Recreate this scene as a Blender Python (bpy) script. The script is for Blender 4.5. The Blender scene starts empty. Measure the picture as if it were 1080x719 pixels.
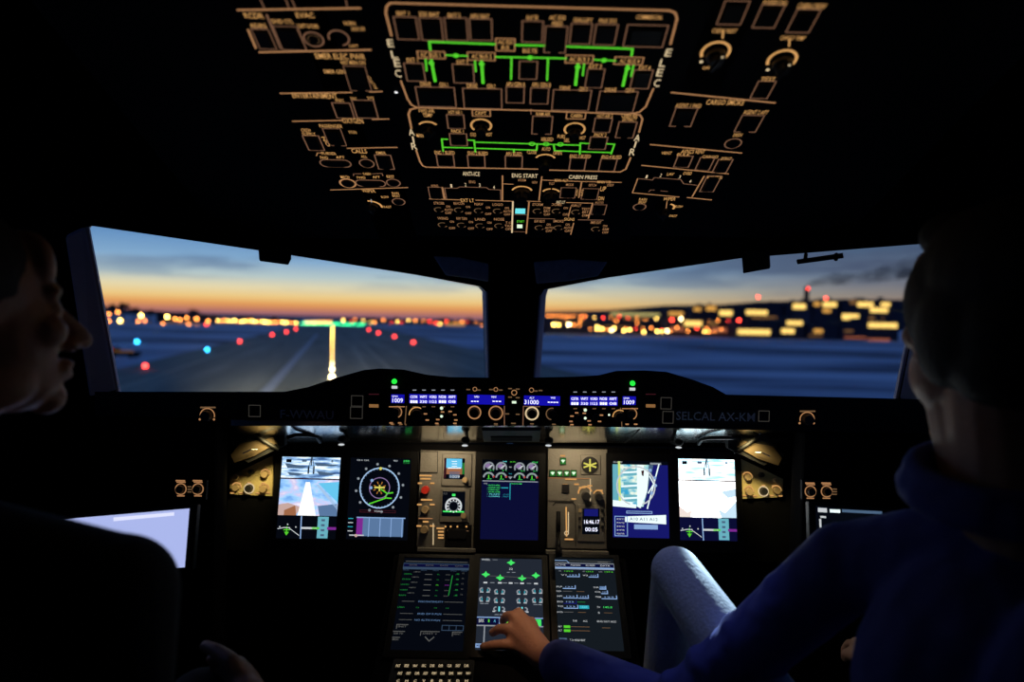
import bpy, math, random
from math import sin, cos, pi, radians as rad
from mathutils import Vector as V, Matrix
from mathutils.geometry import tessellate_polygon
random.seed(7)
S = bpy.context.scene
COL = S.collection
# ------------------------------------------------------------------ camera
FPX = 720.0; CAM = V((0, 0, 1.2)); PITCH = rad(1.70); ROLL = rad(1.2)
_r0 = V((1, 0, 0)); FW = V((0, cos(PITCH), -sin(PITCH))); _u0 = V((0, sin(PITCH), cos(PITCH)))
RT = _r0*cos(ROLL) + _u0*sin(ROLL); UP = _u0*cos(ROLL) - _r0*sin(ROLL)
cd = bpy.data.cameras.new('camera'); cam = bpy.data.objects.new('camera', cd); COL.objects.link(cam)
cd.sensor_width = 36; cd.lens = 24; cd.clip_start = .02; cd.clip_end = 20000
m = Matrix((RT, UP, -FW)).transposed().to_4x4(); m.translation = CAM; cam.matrix_world = m
cd.dof.use_dof = True; cd.dof.focus_distance = 1.42; cd.dof.aperture_fstop = 1.95
S.camera = cam
def ray(px, py): return FW + RT*((px-540)/FPX) + UP*((359.5-py)/FPX)
def at(px, py, Y):
    r = ray(px, py); return CAM + r*((Y-CAM.y)/r.y)
GZ = -7.0
def ground(px, py):
    r = ray(px, py); return CAM + r*((GZ-CAM.z)/r.z)
def hor(px): return 338 + (px-540)*math.tan(ROLL)
class Pl:
    """a real plane in the cockpit with its own two axes"""
    def __init__(s, o, u, v):
        s.o = V(o); s.u = V(u).normalized(); v = V(v); v = v - s.u*v.dot(s.u); s.v = v.normalized(); s.n = s.u.cross(s.v)
        if s.n.dot(CAM - s.o) < 0: s.n = -s.n
    def loc(s, px, py):
        r = ray(px, py); t = (s.o-CAM).dot(s.n)/r.dot(s.n); p = CAM + r*t - s.o
        return p.dot(s.u), p.dot(s.v)
    def pt(s, a, b, h=0): return s.o + s.u*a + s.v*b + s.n*h
    def at(s, px, py, h=0): a, b = s.loc(px, py); return s.pt(a, b, h)
    def sc(s, px, py):
        a0, _ = s.loc(px-2, py); a1, _ = s.loc(px+2, py); _, b0 = s.loc(px, py-2); _, b1 = s.loc(px, py+2)
        return abs(a1-a0)/4, abs(b1-b0)/4
# ------------------------------------------------------------------ materials
def lin(h):
    if isinstance(h, str):
        h = h.lstrip('#'); c = [int(h[i:i+2], 16)/255 for i in (0, 2, 4)]
        return tuple(x/12.92 if x <= .04045 else ((x+.055)/1.055)**2.4 for x in c)
    return tuple(h)
MT = {}
def pbr(name, col, rough=.6, metal=0, bump=0, bscale=200, var=0, spec=.5, dist=.002):
    m = bpy.data.materials.new(name); m.use_nodes = True; nt = m.node_tree; b = nt.nodes['Principled BSDF']
    c = lin(col); b.inputs['Base Color'].default_value = (*c, 1); b.inputs['Roughness'].default_value = rough
    b.inputs['Metallic'].default_value = metal; b.inputs['Specular IOR Level'].default_value = spec
    if bump or var:
        tc = nt.nodes.new('ShaderNodeTexCoord'); nz = nt.nodes.new('ShaderNodeTexNoise'); nz.inputs['Scale'].default_value = bscale
        nt.links.new(tc.outputs['Object'], nz.inputs['Vector'])
        if bump:
            bp = nt.nodes.new('ShaderNodeBump'); bp.inputs['Strength'].default_value = bump; bp.inputs['Distance'].default_value = dist
            nt.links.new(nz.outputs['Fac'], bp.inputs['Height']); nt.links.new(bp.outputs['Normal'], b.inputs['Normal'])
        if var:
            mx = nt.nodes.new('ShaderNodeMix'); mx.data_type = 'RGBA'
            mx.inputs['A'].default_value = (*[x*(1-var) for x in c], 1); mx.inputs['B'].default_value = (*[min(1, x*(1+var)) for x in c], 1)
            nt.links.new(nz.outputs['Fac'], mx.inputs['Factor']); nt.links.new(mx.outputs['Result'], b.inputs['Base Color'])
    MT[name] = m; return m
def emi(name, col, st=1.0, sample=False):
    m = bpy.data.materials.new(name); m.use_nodes = True; nt = m.node_tree; nt.nodes.clear()
    e = nt.nodes.new('ShaderNodeEmission'); o = nt.nodes.new('ShaderNodeOutputMaterial')
    e.inputs[0].default_value = (*lin(col), 1); e.inputs[1].default_value = st; nt.links.new(e.outputs[0], o.inputs[0])
    m.cycles.emission_sampling = 'AUTO' if sample else 'NONE'
    MT[name] = m; return m
pbr('shell', (.0035, .0035, .004), .95, spec=.04, bump=.3, var=.3, bscale=60)
pbr('black', (.005, .005, .006), .6, spec=.15, bump=.2, bscale=300)
pbr('blackgloss', (.006, .006, .006), .35, spec=.2)
pbr('bezel', (.003, .003, .0035), .5, spec=.15, bump=.1, bscale=400)
pbr('panelgrey', (.15, .14, .12), .6, bump=.25, bscale=260, var=.15)
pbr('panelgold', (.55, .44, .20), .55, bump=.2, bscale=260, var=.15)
pbr('underside', (.78, .80, .80), .17, 1.0, bump=.02, bscale=25, var=.2)
pbr('slotgrey', (.12, .15, .15), .4, var=.2, bscale=60)
pbr('dark', (.012, .012, .013), .6, spec=.2); pbr('bracket', (.06, .042, .024), .7, spec=.2)
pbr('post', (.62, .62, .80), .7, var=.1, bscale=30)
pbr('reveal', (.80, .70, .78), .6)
pbr('visor', (.65, .68, .72), .5, bump=.2, bscale=60, var=.3)
pbr('metal', (.5, .5, .48), .3, 1.0)
pbr('knob', (.018, .018, .02), .45)
pbr('knobtan', (.42, .30, .16), .5)
pbr('knobred', (.6, .03, .02), .4)
pbr('gunmetal', (.03, .03, .035), .35, .6)
pbr('skin', (.42, .20, .12), .5, bump=.25, bscale=180, var=.12)
pbr('hair', (.006, .005, .005), .7, bump=.9, bscale=260)
pbr('jacket', (.06, .075, .32), .9, bump=.9, bscale=13, var=.25, dist=.02)
pbr('darkcloth', (.010, .010, .014), .9, bump=.4, bscale=150, var=.2)
pbr('trouser', (.46, .50, .54), .9, bump=.6, bscale=180, var=.25)
pbr('nail', (.6, .36, .28), .3)
pbr('seatcloth', (.02, .02, .025), .9, bump=.4, bscale=300, var=.3)
pbr('snowpole', (.05, .05, .05), .6)
pbr('facade', (.035, .035, .05), .8, var=.4, bscale=.3)
pbr('facadebrown', (.08, .045, .035), .8, var=.4, bscale=.3)
pbr('chimneybrick', (.05, .03, .03), .8)
pbr('tree', (.012, .014, .012), .9)
pbr('plate', (.5, .5, .53), .5)
emi('tan', '#a87850'); emi('tanhi', '#c89458', 1.1); emi('brown', '#74533f'); emi('cream', '#dcc49a')
emi('dimtan', '#6b5138'); emi('dimgrey', '#5a5a58'); emi('framegrey', '#34322e'); emi('white', '#ffffff', 1.1); emi('offwhite', '#c8ccd0'); emi('grey', '#8a9098')
emi('green', '#52c82c', 1.1); emi('greenhi', '#40d860', 1.2); emi('greendim', '#1f7a34'); emi('gear', '#e6ffe0', 1.0)
emi('geardk', '#1f6a24', 1.2, True); emi('cyan', '#2aa0b4'); emi('cyanhi', '#70e8f0'); emi('orange', '#d07828'); emi('red', '#c02818'); emi('magenta', '#7c2a90')
emi('purpletint', '#8a70a0'); emi('yellow', '#d8d060'); emi('amber', '#b07030')
emi('lcdblue', '#1410a8', 1.0); emi('lcdlilac', '#6058d0', 1.0); emi('lcdtext', '#e8e8ff', 1.5)
emi('scrblack', '#050810'); emi('palerose', '#f4e4dc', 1.0); emi('palesky', '#cdeafc', 1.0); emi('scrnavy', '#0b0d33', 1, True); emi('scrblue', '#16186a', 1, True); emi('scrgrey', '#141a20', 1, True)
emi('scrslate', '#222833', 1, True); emi('slate', '#4a627e'); emi('slate2', '#34465c'); emi('bar', '#5a78a0'); emi('barlt', '#88a8d8')
emi('ltblue', '#a8c8ec'); emi('skyblue', '#68c8f0'); emi('pinkish', '#c8a8a0'); emi('maroon', '#38141c'); emi('earth', '#a06848')
emi('pfdwhite', '#f4fbff', 7, True); emi('tabscreen', '#a8b4e8', 1.05, True); emi('tabbar', '#d8dcf8', 1.1)
emi('navwhite', '#d8e8e8', 1.3, True); emi('navcyan', '#68b0c0', 1, True); emi('navyel', '#c8dc70', 1.1)
emi('greenlamp', '#20c838', 1.6, True)
emi('l_yellow', '#ffc860', 22); emi('l_white', '#ffe0a0', 22); emi('l_orange', '#ff9040', 13); emi('l_red', '#ff3828', 16); emi('l_redrunway', '#ff4038', 11)
emi('l_cyan', '#30b0ff', 14); emi('l_green', '#30e090', 16); emi('w_bright', '#ffd070', 1.7); emi('w_mid', '#e8a850', 1.1); emi('w_dim', '#a87848', .6); emi('w_pale', '#d8c880', .85); emi('w_red', '#c87050', .8)
def camimg(name, stops, st, sx=3, sy=14):
    """tail camera picture shown on a screen"""
    m = bpy.data.materials.new(name); m.use_nodes = True; nt = m.node_tree; nt.nodes.clear(); N = nt.nodes.new; L = nt.links.new
    o = N('ShaderNodeOutputMaterial'); e = N('ShaderNodeEmission'); e.inputs[1].default_value = st
    tc = N('ShaderNodeTexCoord'); mp = N('ShaderNodeMapping'); mp.inputs['Scale'].default_value = (sx, sx, sy); nz = N('ShaderNodeTexNoise'); nz.inputs['Scale'].default_value = 4; nz.inputs['Detail'].default_value = 4
    cr = N('ShaderNodeValToRGB'); el = cr.color_ramp.elements
    while len(el) < len(stops): el.new(.5)
    for i, (p, c) in enumerate(stops): el[i].position = p; el[i].color = (*lin(c), 1)
    L(tc.outputs['Object'], mp.inputs[0]); L(mp.outputs[0], nz.inputs['Vector']); L(nz.outputs['Fac'], cr.inputs[0]); L(cr.outputs[0], e.inputs[0]); L(e.outputs[0], o.inputs[0])
    m.cycles.emission_sampling = 'AUTO'; MT[name] = m
camimg('camsky', [(.36, '#3c5c90'), (.48, '#88b0d8'), (.6, '#e4f4ff')], 1.3, 6, 40)
camimg('camground', [(.34, '#5a90d0'), (.46, '#98c4f0'), (.54, '#c0b8d8'), (.62, '#e8e0e8')], 1.3, 5, 9)
camimg('camskyR', [(.34, '#80b8d0'), (.48, '#c8f0ff'), (.6, '#ffffff')], 2.0, 6, 40)
camimg('camgroundR', [(.3, '#b0e0f8'), (.44, '#f8ffff'), (.6, '#fff4ee')], 5.0, 5, 9)
camimg('navmap', [(.38, '#3aa0c8'), (.5, '#a8d8d8'), (.6, '#e8f0e0')], 1.1, 14, 20)
def glassmat():
    m = bpy.data.materials.new('glass'); m.use_nodes = True; nt = m.node_tree; nt.nodes.clear(); N = nt.nodes.new
    t = N('ShaderNodeBsdfTransparent'); t.inputs[0].default_value = (.97, .98, .98, 1); g = N('ShaderNodeBsdfGlossy'); g.inputs['Roughness'].default_value = .02
    f = N('ShaderNodeFresnel'); f.inputs[0].default_value = 1.12; x = N('ShaderNodeMixShader'); o = N('ShaderNodeOutputMaterial')
    nt.links.new(f.outputs[0], x.inputs[0]); nt.links.new(t.outputs[0], x.inputs[1]); nt.links.new(g.outputs[0], x.inputs[2]); nt.links.new(x.outputs[0], o.inputs[0]); MT['glass'] = m
glassmat()
# ------------------------------------------------------------------ mesh builder
_tc = {}
def glyphs(s):
    if not s.strip(): return [], []
    if s not in _tc:
        c = bpy.data.curves.new('t', 'FONT'); c.body = s; c.resolution_u = 2; c.offset = .004
        o = bpy.data.objects.new('t', c); COL.objects.link(o)
        me = bpy.data.meshes.new_from_object(o.evaluated_get(bpy.context.evaluated_depsgraph_get()))
        vs = [(v.co.x, v.co.y) for v in me.vertices]; fs = [tuple(p.vertices) for p in me.polygons]
        bpy.data.objects.remove(o); bpy.data.curves.remove(c); bpy.data.meshes.remove(me)
        x0 = min(v[0] for v in vs); x1 = max(v[0] for v in vs); y0 = min(v[1] for v in vs); y1 = max(v[1] for v in vs)
        _tc[s] = ([((x-x0)/(x1-x0)-.5, (y-y0)/max(y1-y0, .01)-.5) for x, y in vs], fs)
    return _tc[s]
def worldloc(o):
    p = V((0, 0, 0))
    while o is not None: p += o.location; o = o.parent
    return p
class MB:
    def __init__(s): s.v = []; s.f = []; s.m = []; s.names = []
    def mi(s, n):
        if n not in s.names: s.names.append(n)
        return s.names.index(n)
    def add(s, vs, fs, mat):
        k = len(s.v); s.v += [V(v) for v in vs]; i = s.mi(mat)
        for f in fs: s.f.append(tuple(k+j for j in f)); s.m.append(i)
    def poly(s, pts, mat): s.add(pts, [tuple(range(len(pts)))], mat)
    def hexa(s, b, t, mat):   # four bottom points, four top points
        s.add(list(b)+list(t), [(3, 2, 1, 0), (4, 5, 6, 7), (0, 1, 5, 4), (1, 2, 6, 5), (2, 3, 7, 6), (3, 0, 4, 7)], mat)
    def box(s, lo, hi, mat):
        x0, y0, z0 = lo; x1, y1, z1 = hi
        s.hexa([(x0, y0, z0), (x1, y0, z0), (x1, y1, z0), (x0, y1, z0)], [(x0, y0, z1), (x1, y0, z1), (x1, y1, z1), (x0, y1, z1)], mat)
    def pbox(s, P, a0, b0, a1, b1, h0, h1, mat, ch=0):   # box standing on a plane, chamfered top
        s.hexa([P.pt(a0, b0, h0), P.pt(a1, b0, h0), P.pt(a1, b1, h0), P.pt(a0, b1, h0)],
               [P.pt(a0+ch, b0+ch, h1), P.pt(a1-ch, b0+ch, h1), P.pt(a1-ch, b1-ch, h1), P.pt(a0+ch, b1-ch, h1)], mat)
    def prism(s, pts, d, mat):
        n = len(pts); d = V(d); s.add([V(p) for p in pts]+[V(p)+d for p in pts], [tuple(range(n))[::-1], tuple(range(n, 2*n))]+[(i, (i+1) % n, n+(i+1) % n, n+i) for i in range(n)], mat)
    def line(s, P, pts, w, mat, h=.0006, closed=False):  # flat polyline on a plane, local coordinates
        if closed: pts = pts+[pts[0]]
        for (a0, b0), (a1, b1) in zip(pts, pts[1:]):
            dx, dy = a1-a0, b1-b0; l = math.hypot(dx, dy)
            if l < 1e-7: continue
            nx, ny = -dy/l*w/2, dx/l*w/2; ex, ey = dx/l*w*.4, dy/l*w*.4
            s.poly([P.pt(a0-ex+nx, b0-ey+ny, h), P.pt(a0-ex-nx, b0-ey-ny, h), P.pt(a1+ex-nx, b1+ey-ny, h), P.pt(a1+ex+nx, b1+ey+ny, h)], mat)
    def arc(s, P, c, r, a0, a1, w, mat, h=.0006, n=None, ry=None):
        ry = ry or r; n = n or max(6, int(abs(a1-a0)/12))
        s.line(P, [(c[0]+r*cos(rad(a0+(a1-a0)*i/n)), c[1]+ry*sin(rad(a0+(a1-a0)*i/n))) for i in range(n+1)], w, mat, h)
    def disc(s, P, c, r, mat, h=.0006, n=14, ry=None):
        ry = ry or r; s.poly([P.pt(c[0]+r*cos(2*pi*i/n), c[1]+ry*sin(2*pi*i/n), h) for i in range(n)], mat)
    def text(s, P, t, c, w, hh, mat, h=.0006, rot=0):
        vs, fs = glyphs(t)
        if rot: cr, sr = cos(rad(rot)), sin(rad(rot)); q = [(x*w*cr-y*hh*sr, x*w*sr+y*hh*cr) for x, y in vs]
        else: q = [(x*w, y*hh) for x, y in vs]
        s.add([P.pt(c[0]+x, c[1]+y, h) for x, y in q], fs, mat)
    def cyl(s, p0, p1, r0, r1, mat, n=16, caps=True):
        p0 = V(p0); p1 = V(p1); d = (p1-p0).normalized(); a = d.orthogonal().normalized(); b = d.cross(a)
        k = [a*cos(2*pi*i/n)+b*sin(2*pi*i/n) for i in range(n)]
        fs = [(i, (i+1) % n, n+(i+1) % n, n+i) for i in range(n)]
        if caps: fs += [tuple(range(n))[::-1], tuple(range(n, 2*n))]
        s.add([p0+q*r0 for q in k]+[p1+q*r1 for q in k], fs, mat)
    def tube(s, pts, r, mat, n=10):
        pts = [V(p) for p in pts]; vs = []; fs = []; ref = None
        for i, p in enumerate(pts):
            d = (pts[min(i+1, len(pts)-1)]-pts[max(i-1, 0)]).normalized()
            a = d.orthogonal().normalized() if ref is None else (ref-d*ref.dot(d)).normalized()
            ref = a; b = d.cross(a); rr = r[i] if isinstance(r, (list, tuple)) else r
            vs += [p+(a*cos(2*pi*k/n)+b*sin(2*pi*k/n))*rr for k in range(n)]
        for i in range(len(pts)-1): fs += [(i*n+k, i*n+(k+1) % n, (i+1)*n+(k+1) % n, (i+1)*n+k) for k in range(n)]
        fs += [tuple(range(n))[::-1], tuple(range((len(pts)-1)*n, len(pts)*n))]; s.add(vs, fs, mat)
    def ell(s, c, r, mat, M=None, nu=20, nv=12):
        c = V(c); r = (r, r, r) if not hasattr(r, '__len__') else r; vs = []; fs = []
        for j in range(1, nv):
            t = pi*j/nv
            for i in range(nu): p = V((r[0]*sin(t)*cos(2*pi*i/nu), r[1]*sin(t)*sin(2*pi*i/nu), r[2]*cos(t))); vs.append(c+(M@p if M else p))
        top = V((0, 0, r[2])); vs += [c+(M@top if M else top), c-(M@top if M else top)]; a = len(vs)-2
        for j in range(nv-2):
            for i in range(nu): fs.append((j*nu+i, (j+1)*nu+i, (j+1)*nu+(i+1) % nu, j*nu+(i+1) % nu))
        for i in range(nu): fs.append((a, i, (i+1) % nu)); k = (nv-2)*nu; fs.append((a+1, k+(i+1) % nu, k+i))
        s.add(vs, fs, mat)
    def cap(s, p0, p1, r0, r1, mat='skin', n=16):   # tapered limb with round ends
        p0 = V(p0); p1 = V(p1); d = p1-p0; L = d.length; d = d/L if L > 1e-6 else V((0, 0, 1)); pts = []; rs = []
        for k in range(1, 6): t = pi/2*k/6; pts.append(p0-d*r0*cos(t)); rs.append(r0*sin(t))
        for k in range(7): pts.append(p0+d*L*k/6); rs.append(r0+(r1-r0)*k/6)
        for k in range(5, 0, -1): t = pi/2*k/6; pts.append(p1+d*r1*cos(t)); rs.append(r1*sin(t))
        s.tube(pts, rs, mat, n)
    def build(s, name, parent=None, smooth=False, mat=None, bevel=0):
        off = worldloc(parent) if parent else V((0, 0, 0))
        me = bpy.data.meshes.new(name)
        if not parent:   # a thing of one mesh: origin at its base
            xs = [v.x for v in s.v]; ys = [v.y for v in s.v]; zs = [v.z for v in s.v]
            off = V(((min(xs)+max(xs))/2, (min(ys)+max(ys))/2, min(zs)))
        me.from_pydata([v-off for v in s.v], [], s.f)
        for n in s.names: me.materials.append(MT[n])
        me.polygons.foreach_set('material_index', s.m)
        if smooth: me.polygons.foreach_set('use_smooth', [True]*len(s.f))
        me.update(); o = bpy.data.objects.new(name, me); COL.objects.link(o)
        if parent: o.parent = parent
        else: o.location = off
        if bevel:
            b = o.modifiers.new('b', 'BEVEL'); b.width = bevel; b.segments = 2; b.limit_method = 'ANGLE'
        return o
def tag(o, label, cat, group=None):
    o['label'] = label; o['category'] = cat
    if group: o['group'] = group
    return o
def thing(name, label, cat, loc, group=None):
    o = bpy.data.objects.new(name, None); COL.objects.link(o); o.location = loc; o.empty_display_size = .05; bpy.context.view_layer.update()
    return tag(o, label, cat, group)
def struct(mb, name, **k):
    o = mb.build(name, **k); o['kind'] = 'structure'; return o
def remesh(o, vox, sm=2):
    r = o.modifiers.new('r', 'REMESH'); r.mode = 'VOXEL'; r.voxel_size = vox; r.use_smooth_shade = True
    q = o.modifiers.new('s', 'SMOOTH'); q.iterations = sm; q.factor = .5
    dg = bpy.context.evaluated_depsgraph_get(); dg.update()
    me = bpy.data.meshes.new_from_object(o.evaluated_get(dg)); mats = [mm for mm in o.data.materials]
    o.modifiers.clear(); o.data = me; me.materials.clear()
    for mm in mats[:1]: me.materials.append(mm)
    me.polygons.foreach_set('material_index', [0]*len(me.polygons)); me.polygons.foreach_set('use_smooth', [True]*len(me.polygons))
# drawing helper: marks given where the photograph shows them, laid out on the panel's own axes
class Draw:
    def __init__(s, P, mb, h=.0008): s.P = P; s.mb = mb; s.h = h
    def L(s, pts, w, mat): 
        sx, sy = s.P.sc(*pts[0]); s.mb.line(s.P, [s.P.loc(*p) for p in pts], w*sx, mat, s.h)
    def box(s, x0, x1, yt, yb, w, mat, gap=0):
        P = s.P; a0, b1 = P.loc(x0, yt); a1, b1b = P.loc(x1, yt+(x1-x0)*.02); xm = (x0+x1)/2; _, b0 = P.loc(xm, yb); sx, _ = P.sc(xm, yt)
        b1 = (b1+b1b)/2
        if gap: g = (a1-a0)*.28; s.mb.line(P, [(a0+g, b0), (a0, b0), (a0, b1), (a1, b1), (a1, b0), (a1-g, b0)], w*sx, mat, s.h)
        else: s.mb.line(P, [(a0, b0), (a0, b1), (a1, b1), (a1, b0)], w*sx, mat, s.h, True)
        return a0, b0, a1, b1
    def T(s, t, x, y, w, hh, mat='tan', rot=0):
        sx, sy = s.P.sc(x, y); W, H = (w*sx, hh*sy) if not rot else (w*sy, hh*sx); s.mb.text(s.P, t, s.P.loc(x, y), W, H, mat, s.h, rot)
    def A(s, x, y, r, a0, a1, w, mat): sx, sy = s.P.sc(x, y); s.mb.arc(s.P, s.P.loc(x, y), r*sx, a0, a1, w*sx, mat, s.h)
    def D(s, x, y, r, mat, h=None): sx, sy = s.P.sc(x, y); s.mb.disc(s.P, s.P.loc(x, y), r*sx, mat, h or s.h+.0002)
    def F(s, x0, y0, x1, y1, mat, dh=0):
        P = s.P; xm, ym = (x0+x1)/2, (y0+y1)/2; a0 = P.loc(x0, ym)[0]; a1 = P.loc(x1, ym)[0]; b0 = P.loc(xm, y1)[1]; b1 = P.loc(xm, y0)[1]; h = s.h+dh
        s.mb.poly([P.pt(a0, b0, h), P.pt(a1, b0, h), P.pt(a1, b1, h), P.pt(a0, b1, h)], mat)
    def G(s, pts, mat, dh=0): s.mb.poly([s.P.pt(*s.P.loc(*p), s.h+dh) for p in pts], mat)
exec_order = []
# ================================================================== COCKPIT PLANES
OH = Pl(at(550, 178, 1.245), (1, 0, 0), (0, -cos(rad(21)), sin(rad(21))))
p1, p2 = at(541, 470, 1.52), at(540, 585, 1.47); MP = Pl(p2, (1, 0, 0), p1-p2)
GS = Pl(at(541, 448, 1.3795), (1, 0, 0), (0, 0, 1))
p1, p2 = at(538, 589, 1.45), at(537, 687, 1.285); LP = Pl(p2, (1, 0, 0), p1-p2)
p1, p2 = at(537, 694, 1.275), at(537, 722, 1.205); KP = Pl(p2, (1, 0, 0), p1-p2)
PL_ = {}
for sd in (-1, 1):
    u = V((sd*.9, -.45, 0)).normalized(); nh = V((-sd*.45, -.9, 0)).normalized()
    PL_[sd] = Pl((0, 1.95, .9), u, V((0, 0, 1))*cos(rad(20))+nh*sin(rad(20)))
# ================================================================== SHELL
WIN = {-1: [(92, 240), (96, 238), (300, 268), (440, 290), (507, 302), (513, 308), (516, 420), (300, 440), (126, 425), (123, 408)],
       1: [(570, 312), (574, 305), (640, 293), (783, 272), (974, 257), (978, 262), (950, 400), (944, 430), (760, 440), (562, 420)]}
for sd in (-1, 1):
    P = PL_[sd]; hole = [P.loc(*p) for p in WIN[sd]]
    outer = [(0, -.95), (1.28, -.95), (1.28, 1.1), (0, 1.1)]
    loops = [[V((a, b, 0)) for a, b in outer], [V((a, b, 0)) for a, b in hole]]
    tris = tessellate_polygon(loops); al = outer+hole; mb = MB(); T_ = -.035
    P2 = Pl(P.o+P.n*T_, P.u, P.v); sh = {0: 3, 1: 2, 8: 4, 9: 4, 4: -3, 5: -4, 6: -4} if sd < 0 else {0: 6, 9: 6, 1: 4, 4: -2, 5: -3, 6: -4, 7: -4}
    h2 = [P2.loc(p[0]+sh.get(i, 0), p[1]) for i, p in enumerate(WIN[sd])]; al2 = outer+h2
    for t in tris: mb.poly([P.pt(*al[i], 0) for i in t], 'shell'); mb.poly([P.pt(*al2[i], T_) for i in t][::-1], 'shell')
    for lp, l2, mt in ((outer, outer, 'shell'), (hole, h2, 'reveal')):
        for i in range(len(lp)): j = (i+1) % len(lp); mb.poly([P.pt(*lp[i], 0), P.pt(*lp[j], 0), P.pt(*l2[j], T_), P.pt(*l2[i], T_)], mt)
    o = struct(mb, 'wall_front'); 
    mb = MB(); n = len(hole); mb.prism([P.pt(a, b, -.022) for a, b in hole], P.n*-.008, 'glass')
    g = struct(mb, 'window_1' if sd < 0 else 'window_2')
    # pale strips on the upright window edges, painting in the lit frame edge
    mb = MB(); [mb.line(P, [hole[i], hole[j]], .005, 'reveal', .0015) for i, j in (((0, 9), (5, 6), (8, 9)) if sd < 0 else ((0, 9), (5, 6), (6, 7)))]; mb.build('lit_edge_strip', g)
# side posts beside the outer window edges
for sd in (-1, 1):
    P = PL_[sd]; mb = MB()
    if sd < 0: q = [P.pt(*P.loc(71, 246), .03), P.pt(*P.loc(90, 239), .004), P.pt(*P.loc(123, 411), .004), P.pt(*P.loc(96, 412), .03)]
    else: q = [P.pt(*P.loc(1005, 262), .03), P.pt(*P.loc(981, 260), .004), P.pt(*P.loc(949, 420), .004), P.pt(*P.loc(975, 425), .03)]
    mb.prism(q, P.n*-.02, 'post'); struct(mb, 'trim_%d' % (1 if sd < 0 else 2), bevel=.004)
mb = MB(); mb.hexa([(-.95, -1.0, 0), (.95, -1.0, 0), (.95, 2.1, 0), (-.95, 2.1, 0)], [(-.95, -1.0, -.05), (.95, -1.0, -.05), (.95, 2.1, -.05), (-.95, 2.1, -.05)], 'shell'); struct(mb, 'floor')
mb = MB(); mb.box((-1.2, -1.0, 1.84), (1.2, 2.1, 1.9), 'shell'); struct(mb, 'ceiling')
for sd, nm in ((-1, 'wall_left'), (1, 'wall_right')):
    x = sd*.985; oc = [(-1.0, 0), (1.50, 0), (1.50, 1.84), (-1.0, 1.84)]; hc = [(.62, 1.02), (1.36, 1.02), (1.30, 1.50), (.70, 1.50)]; al = oc+hc; mb = MB()
    for tr in tessellate_polygon([[V((*q, 0)) for q in oc], [V((*q, 0)) for q in hc]]):
        for xx in (x, x+sd*.03): mb.poly([V((xx, *al[i])) for i in tr], 'shell')
    for lp in (oc, hc):
        for i in range(4): a, b = lp[i], lp[(i+1) % 4]; mb.poly([V((x, *a)), V((x, *b)), V((x+sd*.03, *b)), V((x+sd*.03, *a))], 'shell')
    struct(mb, nm); mb = MB(); mb.prism([V((x+sd*.012, *q)) for q in hc], (sd*.008, 0, 0), 'glass'); struct(mb, 'window_3' if sd < 0 else 'window_4')
mb = MB(); mb.box((-1.0, -1.06, 0), (1.0, -1.0, 1.84), 'shell'); struct(mb, 'wall_back')
# centre post between the windows with its cover
mb = MB(); c = [at(x, y, 1.86) for x, y in ((517, 300), (567, 300), (560, 400), (517, 400))]; mb.prism(c, (0, .06, 0), 'black'); struct(mb, 'trim_3', bevel=.006)
t = thing('standby_compass', 'small dark standby compass on the post between the windows', 'compass', at(541, 345, 1.84))
mb = MB(); c = at(541, 322, 1.83); mb.cyl(c, c+V((0, .03, 0)), .022, .026, 'black', 20); mb.build('housing', t, True)
mb = MB(); mb.cyl(c+V((0, -.002, 0)), c, .017, .017, 'gunmetal', 20); mb.build('lens', t)
mb = MB(); mb.tube([at(544, 330, 1.835), at(546, 345, 1.832), at(541, 360, 1.835)], .003, 'gunmetal'); mb.build('bracket', t, True)
# reading visors above the windows near the post
for pts, lb in (([(457, 270), (484, 271), (515, 278), (515, 297), (500, 294), (470, 290)], 'dull grey folded sun visor above the left window beside the centre post'),
                ([(563, 276), (600, 273), (641, 276), (631, 291), (600, 296), (566, 299)], 'dull grey folded sun visor above the right window beside the centre post')):
    mb = MB(); mb.prism([at(x, y, 1.62+.0*i) for i, (x, y) in enumerate(pts)], (0, .012, 0), 'visor'); tag(mb.build('sun_visor', bevel=.003), lb, 'visor', 'sun visors')
for pts, lb in (([(272, 258), (306, 262), (306, 271), (303, 277), (273, 273)], 'small black visor catch on the top edge of the left window'),
                ([(783, 262), (812, 262), (813, 281), (785, 286)], 'small black visor catch on the top edge of the right window')):
    mb = MB(); P = PL_[-1 if pts[0][0] < 500 else 1]; mb.prism([P.pt(*P.loc(*p), .004) for p in pts], P.n*.015, 'black'); tag(mb.build('visor_catch', bevel=.002), lb, 'catch', 'visor catches')
mb = MB(); P = PL_[1]; mb.prism([P.pt(*P.loc(*p), .012) for p in ((841, 272), (889, 265), (890, 269), (842, 275.5))], P.n*.012, 'black')
for x in (850, 882): mb.cyl(P.pt(*P.loc(x, 268), .0), P.pt(*P.loc(x, 271), .02), .004, .004, 'black', 8)
tag(mb.build('grab_bar'), 'short black bar hanging in the top of the right window', 'handle')
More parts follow.
